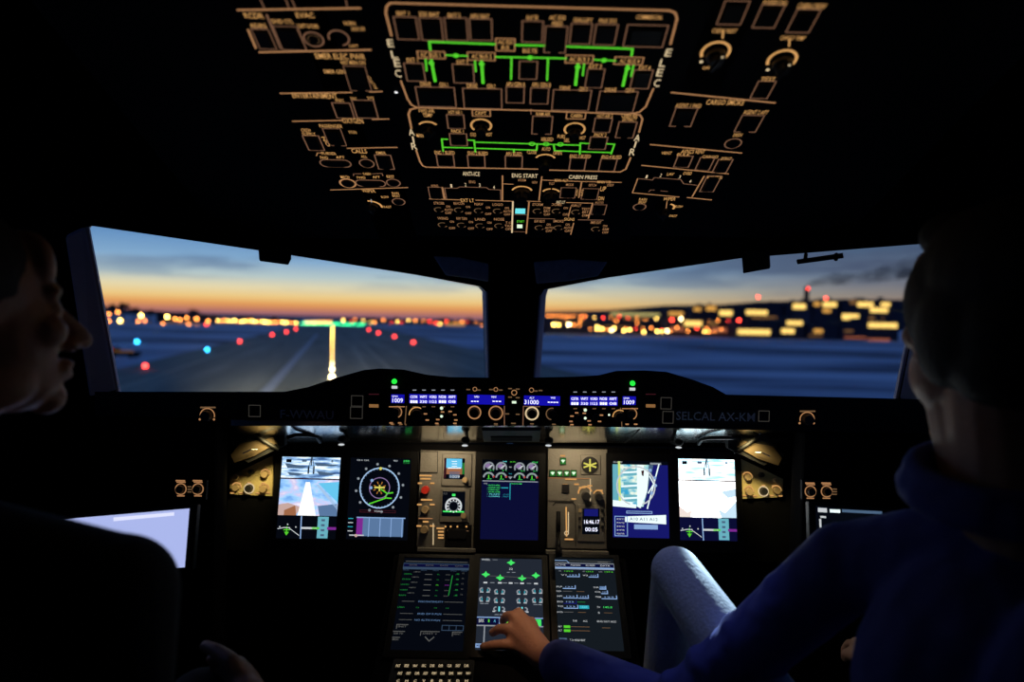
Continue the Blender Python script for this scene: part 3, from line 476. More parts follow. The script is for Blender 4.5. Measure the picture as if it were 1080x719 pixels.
# the three control units let into the glareshield
def unit(name, label, cat, x0, x1):
    o = thing(name, label, cat, P.pt(P.loc((x0+x1)/2, 446)[0], P.loc((x0+x1)/2, 446)[1], .001)); mb = MB(); gbox(mb, x0, 409, x1, 446.5, .0005, .004, 'black', ch=.001); mb.build('face_plate', o); return o
def lcd(o, x0, y0, x1, y1, mat, texts):
    mb = MB(); gbox(mb, x0, y0, x1, y1, .003, .0055, 'black'); d = Draw(P, mb, .0062); d.F(x0, y0, x1, y1, mat); d.h = .0066
    for s_, x, y, w, h_ in texts: d.T(s_, x, y, w, h_, 'lcdtext')
    mb.build('display', o)
for sd, lb in ((-1, 'left radio and altimeter control unit with blue readouts on the glareshield'), (1, 'right radio and altimeter control unit with blue readouts on the glareshield')):
    X = (lambda x: x) if sd < 0 else (lambda x: 1083-x)
    o = unit('instrument_control_unit', lb, 'control panel', *sorted((X(408), X(484)))); yo = 0 if sd < 0 else 2
    mb = MB(); d = Draw(P, mb, .005)
    cx = X(420); lcd(o, cx-7, 415.5+yo, cx+7, 424.5+yo, 'lcdblue', [('QNH', cx-3, 417.5+yo, 6, 2), ('1009', cx, 421.7+yo, 11, 4.5)])
    xa, xb = sorted((X(432), X(482))); tx = []
    for k in range(5):
        for r_, s_ in ((0, ('CSTR', 'WPT', 'VORD', 'NDB', 'ARPT')[k]), (1, ('---', '330', '112.5', '---', '08')[k])): tx.append((s_, xa+5+k*10, 418+yo+r_*5, 7.5, 2.8))
    lcd(o, xa, 415.5+yo, xb, 425+yo, 'lcdblue', tx)
    mb2 = MB(); d2 = Draw(P, mb2, .0064); 
    for k in range(5):
        for r_ in (0, 1): d2.F(xa+1+k*10, 416.6+yo+r_*5, xa+9+k*10, 420.0+yo+r_*5-.4, 'lcdlilac')
    mb2.build('readout', o)
    gl = MB(); c = P.loc(X(416), 402+yo); gl.cyl(P.pt(*c, .0), P.pt(*c, .006), .0055, .005, 'greenlamp', 12); gl.build('green_lamp', o)
    d.F(X(416.5)-3, 406.5+yo, X(416.5)+3, 409.5+yo, 'offwhite')
    for k in range(5): d.L([(xa+4+k*10, 411+yo), (xa+7+k*10, 411+yo)], 1, 'grey'); d.L([(xa+4+k*10, 428.5+yo), (xa+7+k*10, 428.5+yo)], 1, 'dimtan')
    gknob(o, X(418), 434+yo, 6, 'tan', -60, 80); gknob(o, X(440) if sd < 0 else X(430), 437+yo, 8 if sd < 0 else 7, 'tanhi', 60, 180); gknob(o, X(455), 437+yo, 5, None); gknob(o, X(472), 438+yo, 5, None)
    d.L([(X(411), 428.5+yo), (X(427), 428.5+yo)], 1, 'tan'); d.L([(X(429), 428+yo), (X(427.5), 447+yo)], 1, 'dimtan')
    for x, y in ((449, 436), (451, 442.5), (467, 434), (475, 433.5), (480, 437), (481, 442.5), (480, 446), (461, 446), (413, 445.5), (422, 445.5), (462, 442)): d.F(X(x)-1.8, y-.8+yo*.7, X(x)+1.8, y+.7+yo*.7, 'tan')
    for x, y, r_ in ((466, 430, 1.7), (466, 438.5, 1.5), (441, 435, 1.2)): d.D(X(x), y+yo, r_, 'gear')
    mb.build('legend', o)
o = unit('autopilot_control_unit', 'central autopilot unit with two blue windows and four ringed selector knobs', 'control panel', 488, 595)
lcd(o, 493, 416, 532, 426, 'lcdblue', [('SPD', 503, 418, 5, 2), ('HDG', 521, 418, 5, 2), ('---', 501, 422.7, 8, 1), ('---', 524, 422.7, 9, 1)])
lcd(o, 552.5, 417, 590.5, 427, 'lcdblue', [('ALT', 561, 419, 5, 2), ('V/S', 583, 419, 5, 2), ('31000', 560.5, 423.5, 15, 4.5), ('----', 583, 423.7, 11, 1)])
mb = MB(); d = Draw(P, mb, .005)
gknob(o, 500.5, 434.5, 6.5, 'tan', w=1.4); gknob(o, 523, 435, 7, 'tan', w=1.4); gknob(o, 561, 435.5, 6.5, 'cream', w=1.6); gknob(o, 582, 436, 6, 'dimtan', 80, 260)
for x, y in ((494, 410.5), (505, 411), (518, 410.5), (528, 411), (538, 409.5), (546, 410), (538, 418.5), (546, 419), (535, 436), (546, 436.5), (541, 446), (542, 446), (523, 446.5), (561, 446.5), (584, 447), (570, 411.5), (565, 412)): d.F(x-2, y-.7, x+2, y+.6, 'dimtan')
d.A(501, 410, 2, 0, 360, .7, 'tan'); d.A(523, 410.3, 2, 0, 360, .7, 'tan'); d.A(542.3, 413.7, 2.6, 0, 360, .9, 'tan'); d.A(560.5, 411, 2.2, 0, 360, .7, 'tan')
d.F(540, 422.5, 544.5, 425, 'gear'); d.L([(532, 428), (532, 447.5)], 1, 'brown'); d.L([(552, 428), (551.5, 447.5)], 1, 'brown'); d.L([(552, 428), (569, 428.5)], .8, 'brown')
mb.build('legend', o)
# grab handles, cable and latches below the glareshield
for pts, lb in (([(303, 461), (312, 458.5), (326, 458.5), (334, 460), (338, 466)], 'curved black grab handle under the left end of the glareshield'), ([(782, 462), (770, 461.5), (748, 461.5), (740, 463), (737, 468)], 'curved black grab handle under the right end of the glareshield')):
    mb = MB(); mb.tube([at(x, y, 1.40+i*.018) for i, (x, y) in enumerate(pts)], .0042, 'blackgloss', 12); mb.build('grab_handle', gsh, True)
for x, y, w in ((361, 463, 'left pair of screens'), (716, 466, 'right pair of screens'), (491, 464, 'standby instrument panel'), (579, 464, 'landing gear panel')):
    mb = MB(); c = at(x, y, 1.43); mb.ell(c, (.0095, .01, .008), 'black'); mb.cyl(c+V((0, 0, -.004)), c+V((0, .07, -.012)), .004, .004, 'black', 10); mb.ell(c+V((-.001, -.003, -.011)), (.0065, .006, .002), 'offwhite')
    tag(mb.build('reading_light', smooth=True), 'small black reading light under the glareshield above the ' + w, 'lamp', 'reading lights under the glareshield')
mb = MB(); mb.tube([at(678, 449, 1.39), at(670, 457, 1.42), at(659, 467, 1.46)], .0012, 'black', 6); tag(mb.build('cable'), 'thin black cable hanging slantwise under the glareshield right of centre', 'cable')
# ================================================================== MAIN INSTRUMENT PANEL
P = MP; a_l = P.loc(236, 530)[0]; a_r = P.loc(838, 530)[0]; bt = P.loc(541, 467)[1]; bb = P.loc(541, 590)[1]
mb = MB(); mb.pbox(P, a_l, bb, a_r, bt, -.05, -.006, 'shell', .004); o = tag(mb.build('instrument_panel', bevel=.003), 'black main instrument panel frame carrying the upright row of screens', 'panel')
o['kind'] = 'structure'
def screen(P, c4, margin, name, label, group):
    """display unit: bezel, pane of glass, picture; c4 = four screen corners in the photograph, tl tr br bl"""
    A = [P.loc(*p) for p in c4]; a0 = (A[0][0]+A[3][0])/2; a1 = (A[1][0]+A[2][0])/2; b1 = (A[0][1]+A[1][1])/2; b0 = (A[2][1]+A[3][1])/2
    l, r_, tp, bo = margin; o = thing(name, label, 'screen', P.pt((a0+a1)/2, b0-bo, 0), group)
    mb = MB(); h = .004
    mb.pbox(P, a0-l, b0-bo, a1+r_, b0, -.006, h, 'bezel'); mb.pbox(P, a0-l, b1, a1+r_, b1+tp, -.006, h, 'bezel'); mb.pbox(P, a0-l, b0, a0, b1, -.006, h, 'bezel'); mb.pbox(P, a1, b0, a1+r_, b1, -.006, h, 'bezel'); mb.build('bezel', o)
    class F: pass
    f = F(); f.o = o; f.mb = MB(); f.P = P; W, H = a1-a0, b1-b0
    f.p = lambda s, t_, h=0: P.pt(a0+s*W, b1-t_*H, h)
    f.l = lambda s, t_: (a0+s*W, b1-t_*H)
    f.W, f.H = W, H; f.k = 0
    def quad(s0, t0, s1, t1, mat, h=.0004): f.mb.poly([f.p(s0, t1, h), f.p(s1, t1, h), f.p(s1, t0, h), f.p(s0, t0, h)], mat)
    def g(pts, mat, h=.0006): f.mb.poly([f.p(*q, h) for q in pts], mat)
    def ln(pts, w, mat, h=.001): f.mb.line(P, [f.l(*q) for q in pts], w*W/60, mat, h)
    def tx(s_, s, t_, w, hh, mat, h=.001): f.mb.text(P, s_, f.l(s, t_), w*W, hh*H, mat, h)
    def ar(s, t_, r, d0, d1, w, mat, h=.001): f.mb.arc(P, f.l(s, t_), r*W, d0, d1, w*W/60, mat, h)
    def di(s, t_, r, mat, h=.0012): f.mb.disc(P, f.l(s, t_), r*W, mat, h, 12)
    f.quad, f.g, f.ln, f.tx, f.ar, f.di = quad, g, ln, tx, ar, di
    f.done = lambda: f.mb.build('screen_picture', o)
    return f
MG = (.014, .014, .016, .024)
for sd in (-1, 1):
    c4 = ((299, 482), (360, 482), (354, 568), (290, 568)) if sd < 0 else ((712, 484), (772, 484), (780, 570), (720, 570))
    f = screen(P, c4, MG, 'flight_display', 'leftmost screen, showing a bluish tail camera picture of the taxiway' if sd < 0 else 'rightmost main screen, showing a washed-out white tail camera picture', 'main screens in the instrument panel')
    L_ = sd < 0; f.quad(0, 0, 1, 1, 'scrblack' if L_ else 'scrnavy', .0002)
    f.quad(0, 0, 1, .265, 'camsky' if L_ else 'camskyR'); f.quad(0, .275, 1, .72, 'camground' if L_ else 'camgroundR'); f.ln([(0, .268), (1, .272)], 1.3, 'maroon')
    if L_:
        f.g([(.43, .31), (.5, .31), (.64, .72), (.33, .72)], 'white'); f.g([(.0, .59), (.16, .57), (.38, .62), (.3, .72), (0, .72)], 'pinkish', .0005); f.g([(.1, .66), (.28, .6), (.31, .72), (.1, .72)], 'earth', .00055); f.g([(.64, .32), (1, .3), (1, .56)], 'skyblue', .0005)
        f.g([(.66, .6), (.98, .57), (1, .72), (.7, .72)], 'bar', .00055); f.g([(.6, .34), (.66, .34), (1, .6), (1, .65)], 'ltblue', .00055)
        for q in ((.05, .08, .45, .14), (.55, .07, .98, .11), (.1, .19, .4, .23), (.6, .17, .95, .22)): f.g([(q[0], q[1]), (q[2], q[3]-.02), (q[2]-.1, q[3]), (q[0]+.05, q[3])], 'slate', .0006)
    else:
        f.g([(0, .58), (.14, .66), (.33, .6), (.24, .72), (0, .72)], 'palerose', .0005); f.g([(.66, .6), (.8, .66), (1, .52), (1, .72), (.74, .72)], 'palesky', .0005); f.g([(.3, .28), (.62, .28), (.72, .72), (.2, .72)], 'pfdwhite', .0005); f.g([(.74, .40), (1, .36), (1, .46), (.86, .48)], 'palesky', .0005)
    f.quad(.07, .03, .16, .07, 'scrblack', .001); f.quad(.34, .03, .42, .06, 'slate', .001); f.quad(.84, .03, .87, .06, 'slate', .001)
    f.ln([(.5, 0), (.5, .1)], 1.2, 'scrblack'); f.ln([(.46, .12), (.46, .2)], 1.6, 'scrblack'); f.ln([(.55, .12), (.55, .2)], 1.6, 'scrblack'); f.ln([(.5, .0), (.46, .12)], .8, 'slate'); f.ln([(.51, .0), (.55, .12)], .8, 'slate')
    f.ln([(.40, .73), (.41, 1)], 1.2, 'barlt'); f.quad(.68, .73, .86, .99, 'navcyan', .0008); f.ln([(.42, .87), (.66, .87)], 2, 'offwhite'); f.ln([(.6, .87), (.7, .87)], 2, 'green'); f.ln([(.86, .87), (.98, .87)], 2.6, 'magenta')
    for k in range(4): f.quad(.74, .76+k*.06, .8, .785+k*.06, 'slate', .001)
    f.ln([(.02, .885), (.12, .87), (.22, .87)], .8, 'offwhite'); f.ln([(.2, .87), (.38, .96)], .7, 'offwhite'); f.g([(.13, .92), (.21, .92), (.17, .965)], 'green', .001); f.ln([(.17, .86), (.17, .95)], 1, 'green'); f.ln([(.12, .895), (.22, .895)], .9, 'green'); f.di(.05, .86, .012, 'offwhite'); f.di(.32, .86, .012, 'offwhite'); f.di(.18, .83, .012, 'offwhite')
    f.done()
# navigation display, left
f = screen(P, ((370, 483), (434, 483), (430, 569), (365, 569)), MG, 'navigation_display', 'dark screen with a white compass circle, second from the left', 'main screens in the instrument panel')
f.quad(0, 0, 1, 1, 'scrblack', .0002); cx, cy = .50, .37
f.ar(cx, cy, .32, 0, 360, 1.1, 'ltblue'); f.ar(cx, cy, .165, 0, 360, .8, 'purpletint')
for k in range(12): q = rad(k*30+8); f.mb.disc(P, (f.l(cx, cy)[0]+.385*f.W*cos(q), f.l(cx, cy)[1]+.385*f.W*sin(q)), .022*f.W, 'grey', .001, 8)
for k in range(36): q = rad(k*10); c = f.l(cx, cy); f.mb.line(P, [(c[0]+.30*f.W*cos(q), c[1]+.30*f.W*sin(q)), (c[0]+.32*f.W*cos(q), c[1]+.32*f.W*sin(q))], .6*f.W/60, 'barlt', .001)
f.ln([(cx-.075, cy-.005), (cx+.075, cy-.005)], 1.6, 'yellow'); f.ln([(cx, cy-.03), (cx, cy+.035)], 1.3, 'yellow'); f.di(cx, cy-.24, .025, 'yellow')
for k in range(8): q = rad(k*45+22); c = f.l(cx, cy); f.mb.line(P, [(c[0]+.07*f.W*cos(q), c[1]+.07*f.W*sin(q)), (c[0]+.10*f.W*cos(q), c[1]+.10*f.W*sin(q))], .9*f.W/60, 'amber', .001)
f.ln([(cx+.03, cy+.02), (cx+.13, cy+.065), (cx+.22, cy+.055)], 1.2, 'green'); f.ln([(cx+.13, cy+.065), (cx+.10, cy+.12), (cx+.20, cy+.125)], 1.2, 'green'); f.ln([(cx-.16, cy+.2), (cx+.10, cy+.125)], 1.2, 'green')
f.di(cx-.13, cy-.09, .025, 'barlt'); f.di(cx-.14, cy, .025, 'barlt'); f.tx('GS 0 TAS', .2, .03, .2, .018, 'offwhite'); f.tx('TRU', .74, .03, .07, .018, 'offwhite'); f.tx('280', .92, .03, .1, .022, 'greenhi'); f.tx('5.2NM', .92, .055, .1, .018, 'greendim')
f.ln([(.2, .645), (.78, .645), (.78, .67), (.2, .67), (.2, .645)], .7, 'maroon'); f.tx('TERR', .5, .655, .14, .02, 'offwhite')
f.quad(.16, .74, .92, .96, 'bar', .0006); f.quad(.16, .74, .26, .96, 'magenta', .0008)
for x in (.36, .54, .72, .9): f.ln([(x, .74), (x, .96)], .8, 'barlt')
f.ln([(.16, .735), (.94, .735)], 1, 'barlt')
for k in range(4): f.quad(.02, .745+k*.05, .1, .755+k*.05, 'offwhite' if k % 2 else 'cyan', .001)
f.ln([(.06, .95), (.28, .95)], 1, 'offwhite'); f.di(.16, .955, .025, 'pinkish'); f.done()
# engine display, centre
f = screen(P, ((508, 485), (568, 485), (568, 569), (507, 569)), MG, 'engine_display', 'centre screen with four engine dials over a dark blue field', 'main screens in the instrument panel')
f.quad(0, 0, 1, 1, 'scrnavy', .0002); f.quad(0, 0, 1, .26, 'scrblack', .0003)
for x in (.12, .34, .66, .88):
    f.ar(x, .10, .085, 200, -20+0, 1.6, 'grey'); f.g([(x-.07, .10), (x-.05, .06), (x, .045), (x+.03, .07), (x, .10)], 'purpletint', .0009); f.di(x, .09, .045, 'grey', .0008); f.ln([(x, .1), (x+.06, .07)], 1.2, 'offwhite'); f.tx('2.1', x+.05, .135, .07, .014, 'greenhi')
    f.ar(x, .235, .09, 15, 165, 1.8, 'grey'); f.di(x+.09, .215, .016, 'red'); f.ln([(x, .235), (x, .20)], 1, 'green'); f.tx('368', x+.01, .245, .08, .013, 'greenhi'); f.tx('80.4', x, .175, .08, .013, 'greenhi')
f.tx('THR', .4, .02, .08, .015, 'cyanhi'); f.tx('80.6%', .54, .022, .1, .014, 'green'); f.tx('IDLE', .93, .022, .1, .016, 'greenhi'); f.tx('%', .5, .09, .05, .015, 'offwhite'); f.tx('N1', .5, .175, .05, .013, 'cyan'); f.g([(.46, .21), (.54, .21), (.5, .245)], 'grey', .001)
f.ln([(.02, .272), (.98, .272)], 1, 'grey'); f.ln([(.5, .30), (.5, .5)], .8, 'cyan'); f.tx('T.O', .07, .305, .06, .016, 'offwhite')
for k, (s_, m_, e) in enumerate((('- AUTO BRK', 'greenhi', ''), ('- SIGNS ON', 'greenhi', ''), ('- CABIN RDY', 'greenhi', ''), ('- SPLRS ARM', 'greenhi', ''), ('- FLAPS', 'cyanhi', 'T.O'), ('- CONFIG', 'cyanhi', 'TEST'))): f.tx(s_, .21, .325+k*.028, .22, .015, m_); (f.tx('..'+e, .42, .325+k*.028, .12, .013, 'cyan') if e else None)
f.ln([(.35, .355), (.46, .355)], 1, 'cyan'); f.tx('GND SPLRS ARM', .6, .30, .2, .015, 'greenhi'); f.done()
# navigation display, right
f = screen(P, ((644, 486), (703, 486), (707, 567), (648, 567)), MG, 'navigation_display', 'blue screen showing an airport moving map, left of the whitish right screen', 'main screens in the instrument panel')
f.quad(0, 0, 1, 1, 'scrblue', .0002); f.quad(0, 0, 1, .05, 'scrblack', .0004); f.g([(0, .05), (.72, .05), (.6, .45), (.55, .6), (.0, .6)], 'navmap', .0003)
f.g([(.0, .05), (.12, .05), (.12, .55), (0, .55)], 'navcyan', .0004); f.ln([(.12, .02), (.13, .52)], 2.4, 'navyel'); f.ln([(.02, .54), (.34, .56)], 3, 'navwhite'); f.g([(.0, .55), (.42, .57), (.42, .62), (0, .6)], 'navwhite', .0006)
for yy in (.16, .34, .5): f.g([(.2, yy-.06), (.44, yy-.05), (.44, yy+.03), (.2, yy+.04)], 'navcyan', .0005); f.ln([(.17, yy), (.5, yy-.02)], 2, 'navwhite', .0006)
f.g([(.44, .05), (.56, .05), (.6, .3), (.56, .5), (.5, .62), (.44, .6)], 'navwhite', .0007); f.g([(.56, .1), (.66, .15), (.62, .4), (.56, .52)], 'navwhite', .00065); f.g([(.52, .13), (.57, .12), (.56, .2), (.53, .19)], 'maroon', .0008); f.g([(.66, .05), (.74, .05), (.66, .3), (.6, .5), (.58, .4)], 'slate', .0006)
f.ln([(.84, .04), (.62, .62)], 1.3, 'navwhite'); f.ln([(.67, .2), (.74, .3), (.64, .42)], 1.2, 'navwhite'); f.ar(.42, .33, .34, -70, 250, 1.4, 'offwhite', .0012)
for x, y in ((.76, .22), (.77, .32), (.70, .42), (.68, .12)): f.di(x, y, .03, 'barlt')
f.tx('GS 0 TAS', .1, .02, .16, .02, 'offwhite'); f.quad(.68, .02, .88, .045, 'grey', .0008); f.ln([(.25, .66), (.7, .66), (.7, .685), (.25, .685), (.25, .66)], .8, 'barlt')
f.g([(.22, .73), (.95, .70), (.95, .82), (.22, .80)], 'navwhite', .0008); f.quad(.38, .83, .8, .89, 'barlt', .0008); f.ln([(.04, .73), (.04, .98), (.26, .98), (.26, .73), (.04, .73)], .8, 'barlt')
for k in range(5): f.tx('RWY'+str(k+1), .14, .765+k*.047, .13, .02, 'offwhite')
f.tx('A10 A11 A12', .55, .76, .5, .04, 'slate', .0012); f.done()
# standby instrument panel and gear panel
def plate(x0, y0, x1, y1, mat, name, label, h=.0):
    o = thing(name, label, 'panel', P.pt(P.loc((x0+x1)/2, y1)[0], P.loc((x0+x1)/2, y1)[1], 0)); mb = MB(); gbox(mb, x0, y0, x1, y1, -.006, h, mat, P, .001); mb.build('face_plate', o, bevel=.001); return o
o = plate(441, 475, 501, 578, 'panelgrey', 'standby_instrument_panel', 'grey backlit panel with two small standby displays left of the centre screen')
for x0, y0, x1, y1 in ((466, 478, 498, 513), (464, 515, 496, 551)):
    mb = MB(); gbox(mb, x0, y0, x1, y1, 0, .004, 'panelgrey', P, .002); mb.build('instrument_bezel', o)
mb = MB(); d = Draw(P, mb, .0046); d.F(468.5, 483, 490, 505, 'scrblack'); d.h = .0048; d.F(471, 483.5, 487.5, 493.5, 'skyblue'); d.F(471, 493.5, 487.5, 500, 'earth'); d.F(468.5, 484, 470.8, 504, 'maroon'); d.F(487.7, 488, 490, 500, 'greendim'); d.F(474, 497, 485, 504, 'slate'); d.h = .005
d.L([(473, 493.5), (486, 493.5)], 1, 'white')
for k in range(3): d.L([(477, 486.5+k*2.5), (482, 486.5+k*2.5)], .6, 'white')
d.T('1009', 480, 502.5, 10, 3, 'offwhite'); mb.build('attitude_display', o)
mb = MB(); d = Draw(P, mb, .0046); d.F(466.5, 518, 490.5, 544, 'scrblack'); d.h = .0048; d.A(478.5, 533.5, 8, -30, 210, 1.8, 'offwhite'); d.A(478.5, 533.5, 5, 0, 360, .8, 'grey')
for k in range(12): q = rad(k*30); d.D(478.5+6.3*cos(q), 533.5+6.3*sin(q), .6, 'white')
d.F(477, 520.5, 480.5, 523, 'greenhi'); d.L([(468, 539), (489, 539.5)], 1.4, 'greenhi'); d.T('ILS', 470, 520, 4, 2.4, 'dimgrey'); mb.build('heading_display', o)
def small(PP, x0, y0, x1, y1, mat, h=.006): mb.add
leg = MB(); D = Draw(P, leg, .0016)
gknob(o, 490.5, 506, 4, None, h=.016, body='knobtan', PP=P); gknob(o, 489, 543.5, 4, None, h=.014, body='knobtan', PP=P)
gknob(o, 449, 516.5, 5.6, None, h=.018, body='knobred', PP=P); gknob(o, 449, 537, 5.2, None, h=.016, body='knobtan', PP=P); gknob(o, 448, 558, 5.2, None, h=.016, body='knobtan', PP=P)
for x, y, w in ((449, 501.5, 13), (449, 504.8, 11), (443, 509.5, 4.5), (456, 509.5, 4.5), (450, 527, 12), (442.5, 532, 5), (456, 532, 5), (449, 550, 6), (442, 554.5, 5), (456, 554.5, 5), (464.5, 557, 8), (465, 560.5, 6), (465, 564, 6), (465, 567, 6)): D.F(x-w/2, y-.9, x+w/2, y+.8, 'tanhi')
D.L([(441, 498.3), (461, 498.6)], 1, 'dark'); D.L([(442, 546.5), (456, 546.7)], .9, 'tan'); D.L([(457, 552), (457, 574)], .9, 'cream')
for x, y in ((474, 480), (482, 480), (472, 517), (485, 517), (471, 547.5), (478, 510)): D.F(x-2, y-.6, x+2, y+.6, 'amber')
D.L([(441.5, 476), (461.5, 476), (461.5, 498), (441.5, 498), (441.5, 476)], .6, 'dark')
leg.build('legend', o)
mb = MB(); gbox(mb, 469, 553, 497, 577, 0, .003, 'black', P, .001); gbox(mb, 472, 557.5, 492, 568, .003, .006, 'gunmetal', P, .001); d = Draw(P, mb, .0035)
for x in (468, 473.5, 480.5, 490): d.D(x+2, 555, 1.0, 'tanhi')
d.L([(472, 559), (494, 559.6)], .8, 'dimtan'); mb.build('cassette_slot', o)
o = plate(577, 473, 641, 579, 'panelgrey', 'landing_gear_panel', 'grey backlit panel with green gear lights right of the centre screen')
def plight(x0, y0, x1, y1):
    mb = MB(); gbox(mb, x0, y0, x1, y1, 0, .003, 'black', P); d = Draw(P, mb, .0034); d.F(x0+.6, y0+.6, x1-.6, y1-.6, 'geardk'); d.h = .0038; xm = (x0+x1)/2; d.G([(xm-2.3, (y0+y1)/2-1.2), (xm, (y0+y1)/2+2), (xm+2.3, (y0+y1)/2-1.2), (xm, (y0+y1)/2-1.8)], 'gear'); mb.build('gear_light', o)
for k in range(4): plight(579.5+k*7.4, 495.5, 586+k*7.4, 502.5)
plight(590.5, 482.5, 597, 490)
mb = MB(); c = P.loc(622, 490.5); sx, _ = P.sc(622, 490); gbox(mb, 612, 479.5, 634, 501, 0, .003, 'panelgrey', P, .002); mb.cyl(P.pt(*c, .003), P.pt(*c, .0045), 9*sx, 9*sx, 'dark', 24)
d = Draw(P, mb, .0052)
for q in (20, 160, 200, 340, 270, 90): d.L([(622, 490.5), (622+6.5*cos(rad(q)), 490.5+6*sin(rad(q)))], 1.6, 'yellow')
mb.build('brake_gauge', o)
leg = MB(); D = Draw(P, leg, .0016)
for x, y, w in ((593.5, 480.5, 5), (602, 505.3, 12), (596, 511, 5), (608, 510.5, 5), (614, 514, 7), (632, 517, 7), (605, 526, 5), (600, 568.5, 9), (622, 512, 5)): D.F(x-w/2, y-.8, x+w/2, y+.8, 'tanhi')
D.L([(578, 503.8), (622, 504.6)], .8, 'tan'); D.L([(622.5, 505), (622.5, 528)], .9, 'cream'); D.L([(578, 528), (605, 528.5)], .8, 'dark'); D.A(617, 520, 7, 20, 180, 1.6, 'tanhi'); D.A(631, 522, 5, 20, 160, 1.3, 'tanhi')
D.L([(597, 535), (597.5, 565)], 1.6, 'tanhi'); D.L([(599.5, 540), (599.5, 560)], .9, 'cream'); D.A(597.5, 562, 2, 0, 360, .8, 'cream'); D.L([(583, 533), (586, 529.5), (604, 529.5), (607, 533), (607, 576)], .8, 'dark')
leg.build('legend', o)
mb = MB(); gbox(mb, 592.5, 510.5, 600.5, 519.5, 0, .004, 'gunmetal', P, .0006); mb.build('pushbutton', o)
gknob(o, 618, 523, 6, None, h=.018, PP=P); gknob(o, 631, 524, 5, None, h=.016, PP=P)
# clock
mb = MB(); gbox(mb, 609, 532, 637, 571, 0, .003, 'panelgrey', P, .001); gbox(mb, 614, 536, 632, 563, .003, .0035, 'scrblack', P); d = Draw(P, mb, .004); d.F(616, 536.5, 630.5, 544, 'scrblue'); d.T('16:46.17', 624, 550, 16, 4.2, 'lcdtext'); d.T('00:05', 623.5, 558, 13, 4.2, 'lcdtext')
for y in (538, 546.5, 555.5): gbox(mb, 609.8, y-1.7, 612.5, y+1.7, .003, .006, 'knobtan' if y < 540 else 'gunmetal', P); gbox(mb, 633.5, y-1.7, 636.3, y+1.7, .003, .006, 'gunmetal', P)
mb.build('clock', o)
# landing gear lever
mb = MB(); gbox(mb, 586.5, 539, 591, 566, .0, .0015, 'black', P); mb.tube([P.at(589, 562, 0), P.at(588.5, 568, .03), P.at(587.5, 575, .05)], .004, 'blackgloss', 10); c = P.at(587.5, 579, .055); mb.cyl(c-V((.006, 0, 0)), c+V((.006, 0, 0)), .011, .011, 'black', 20); mb.build('gear_lever', o, True)
# outboard audio panels with gold flood light
for sd in (-1, 1):
    X = (lambda x: x) if sd < 0 else (lambda x: 1068-x)
    q = [(288, 480), (287, 523), (243, 521), (242, 502)]; dy = 0 if sd < 0 else 3
    o = thing('audio_panel', 'small gold-lit panel of knobs beside the leftmost screen' if sd < 0 else 'small gold-lit panel of knobs beside the rightmost main screen', 'panel', P.at(X(265), 521+dy, 0), 'audio panels')
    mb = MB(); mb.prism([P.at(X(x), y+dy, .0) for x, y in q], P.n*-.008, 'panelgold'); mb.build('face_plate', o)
    leg = MB(); D = Draw(P, leg, .0014)
    for x, y, r_, rg, k in ((265.5, 497.5, 3.6, None, 'knob'), (280, 500, 5, 'tanhi', 'knobtan'), (249.5, 514, 5, 'tanhi', 'knobtan'), (263, 515, 5, 'cream', 'knob'), (278.5, 515.5, 5.2, 'tanhi', 'knobtan'), (250, 503.5, 4, None, 'knobtan')):
        gknob(o, X(x), y+dy, r_, rg, 0, 360 if rg == 'cream' else 150, .010, k, P, 1.1)
    for x, y in ((245, 519.8), (272, 519.8), (283, 519.5), (263, 508.8), (278, 509.3), (252, 509.3), (254, 519.5)): D.F(X(x)-2, y+dy-.6, X(x)+2, y+dy+.6, 'tanhi')
    leg.build('legend', o)
    # panel further outboard
    xs = (191, 209) if sd < 0 else (854.5, 871.5); yy = 515.5 if sd < 0 else 518
    o = thing('heater_panel', ('small dark panel with two ringed knobs above the left pale screen' if sd < 0 else 'small dark panel with two ringed knobs in front of the right pilot'), 'panel', at(sum(xs)/2, 524, 1.36), 'two-knob panels')
    Q = Pl(at(sum(xs)/2, 515, 1.36), (1, 0, 0), (0, .1, 1)); mb = MB(); gbox(mb, xs[0]-9, 506, xs[1]+9, 527, -.006, 0, 'black', Q, .001); mb.build('face_plate', o)
    leg = MB(); D = Draw(Q, leg, .001)
    for x in xs: gknob(o, x, yy, 5.6, 'tan', h=.01, PP=Q); D.F(x-5.5, yy-9.5, x+4.5, yy-8, 'tan'); D.F(x-4.5, yy-7.7, x+5, yy-6.6, 'tan'); D.F(x-4, yy+6.6, x+4, yy+7.8, 'tan')
    for k in range(3): D.F(xs[1]-11 if sd < 0 else xs[1]+6, yy-3+k*2.7, xs[1]-7 if sd < 0 else xs[1]+11, yy-1.8+k*2.7, 'dimtan')
    leg.build('legend', o)
    # bracket that carries the end of the glareshield, lit from below
    mb = MB(); w = [(241, 478), (262, 452), (300, 452), (300, 470), (262, 488)]
    mb.prism([at(X(x), y+dy, 1.455) for x, y in w], (0, .02, 0), 'dark'); 
    mb.prism([at(X(x), y+dy, 1.45) for x, y in ((243, 480), (252, 468), (289, 461), (291, 468), (268, 481), (247, 488))], (0, .012, 0), 'bracket')
    mb.tube([at(X(262), 452+dy, 1.44), at(X(279), 465+dy, 1.445), at(X(294), 474+dy, 1.45)], .004, 'dark', 8)
    mb.tube([at(X(256), 478+dy, 1.43), at(X(265), 474+dy, 1.43), at(X(272), 474+dy, 1.44)], .0016, 'metal', 6)
    tag(mb.build('support_bracket', bevel=.0015), 'slanted brown-lit bracket at the left end of the glareshield' if sd < 0 else 'slanted brown-lit bracket at the right end of the glareshield', 'bracket', 'glareshield brackets')
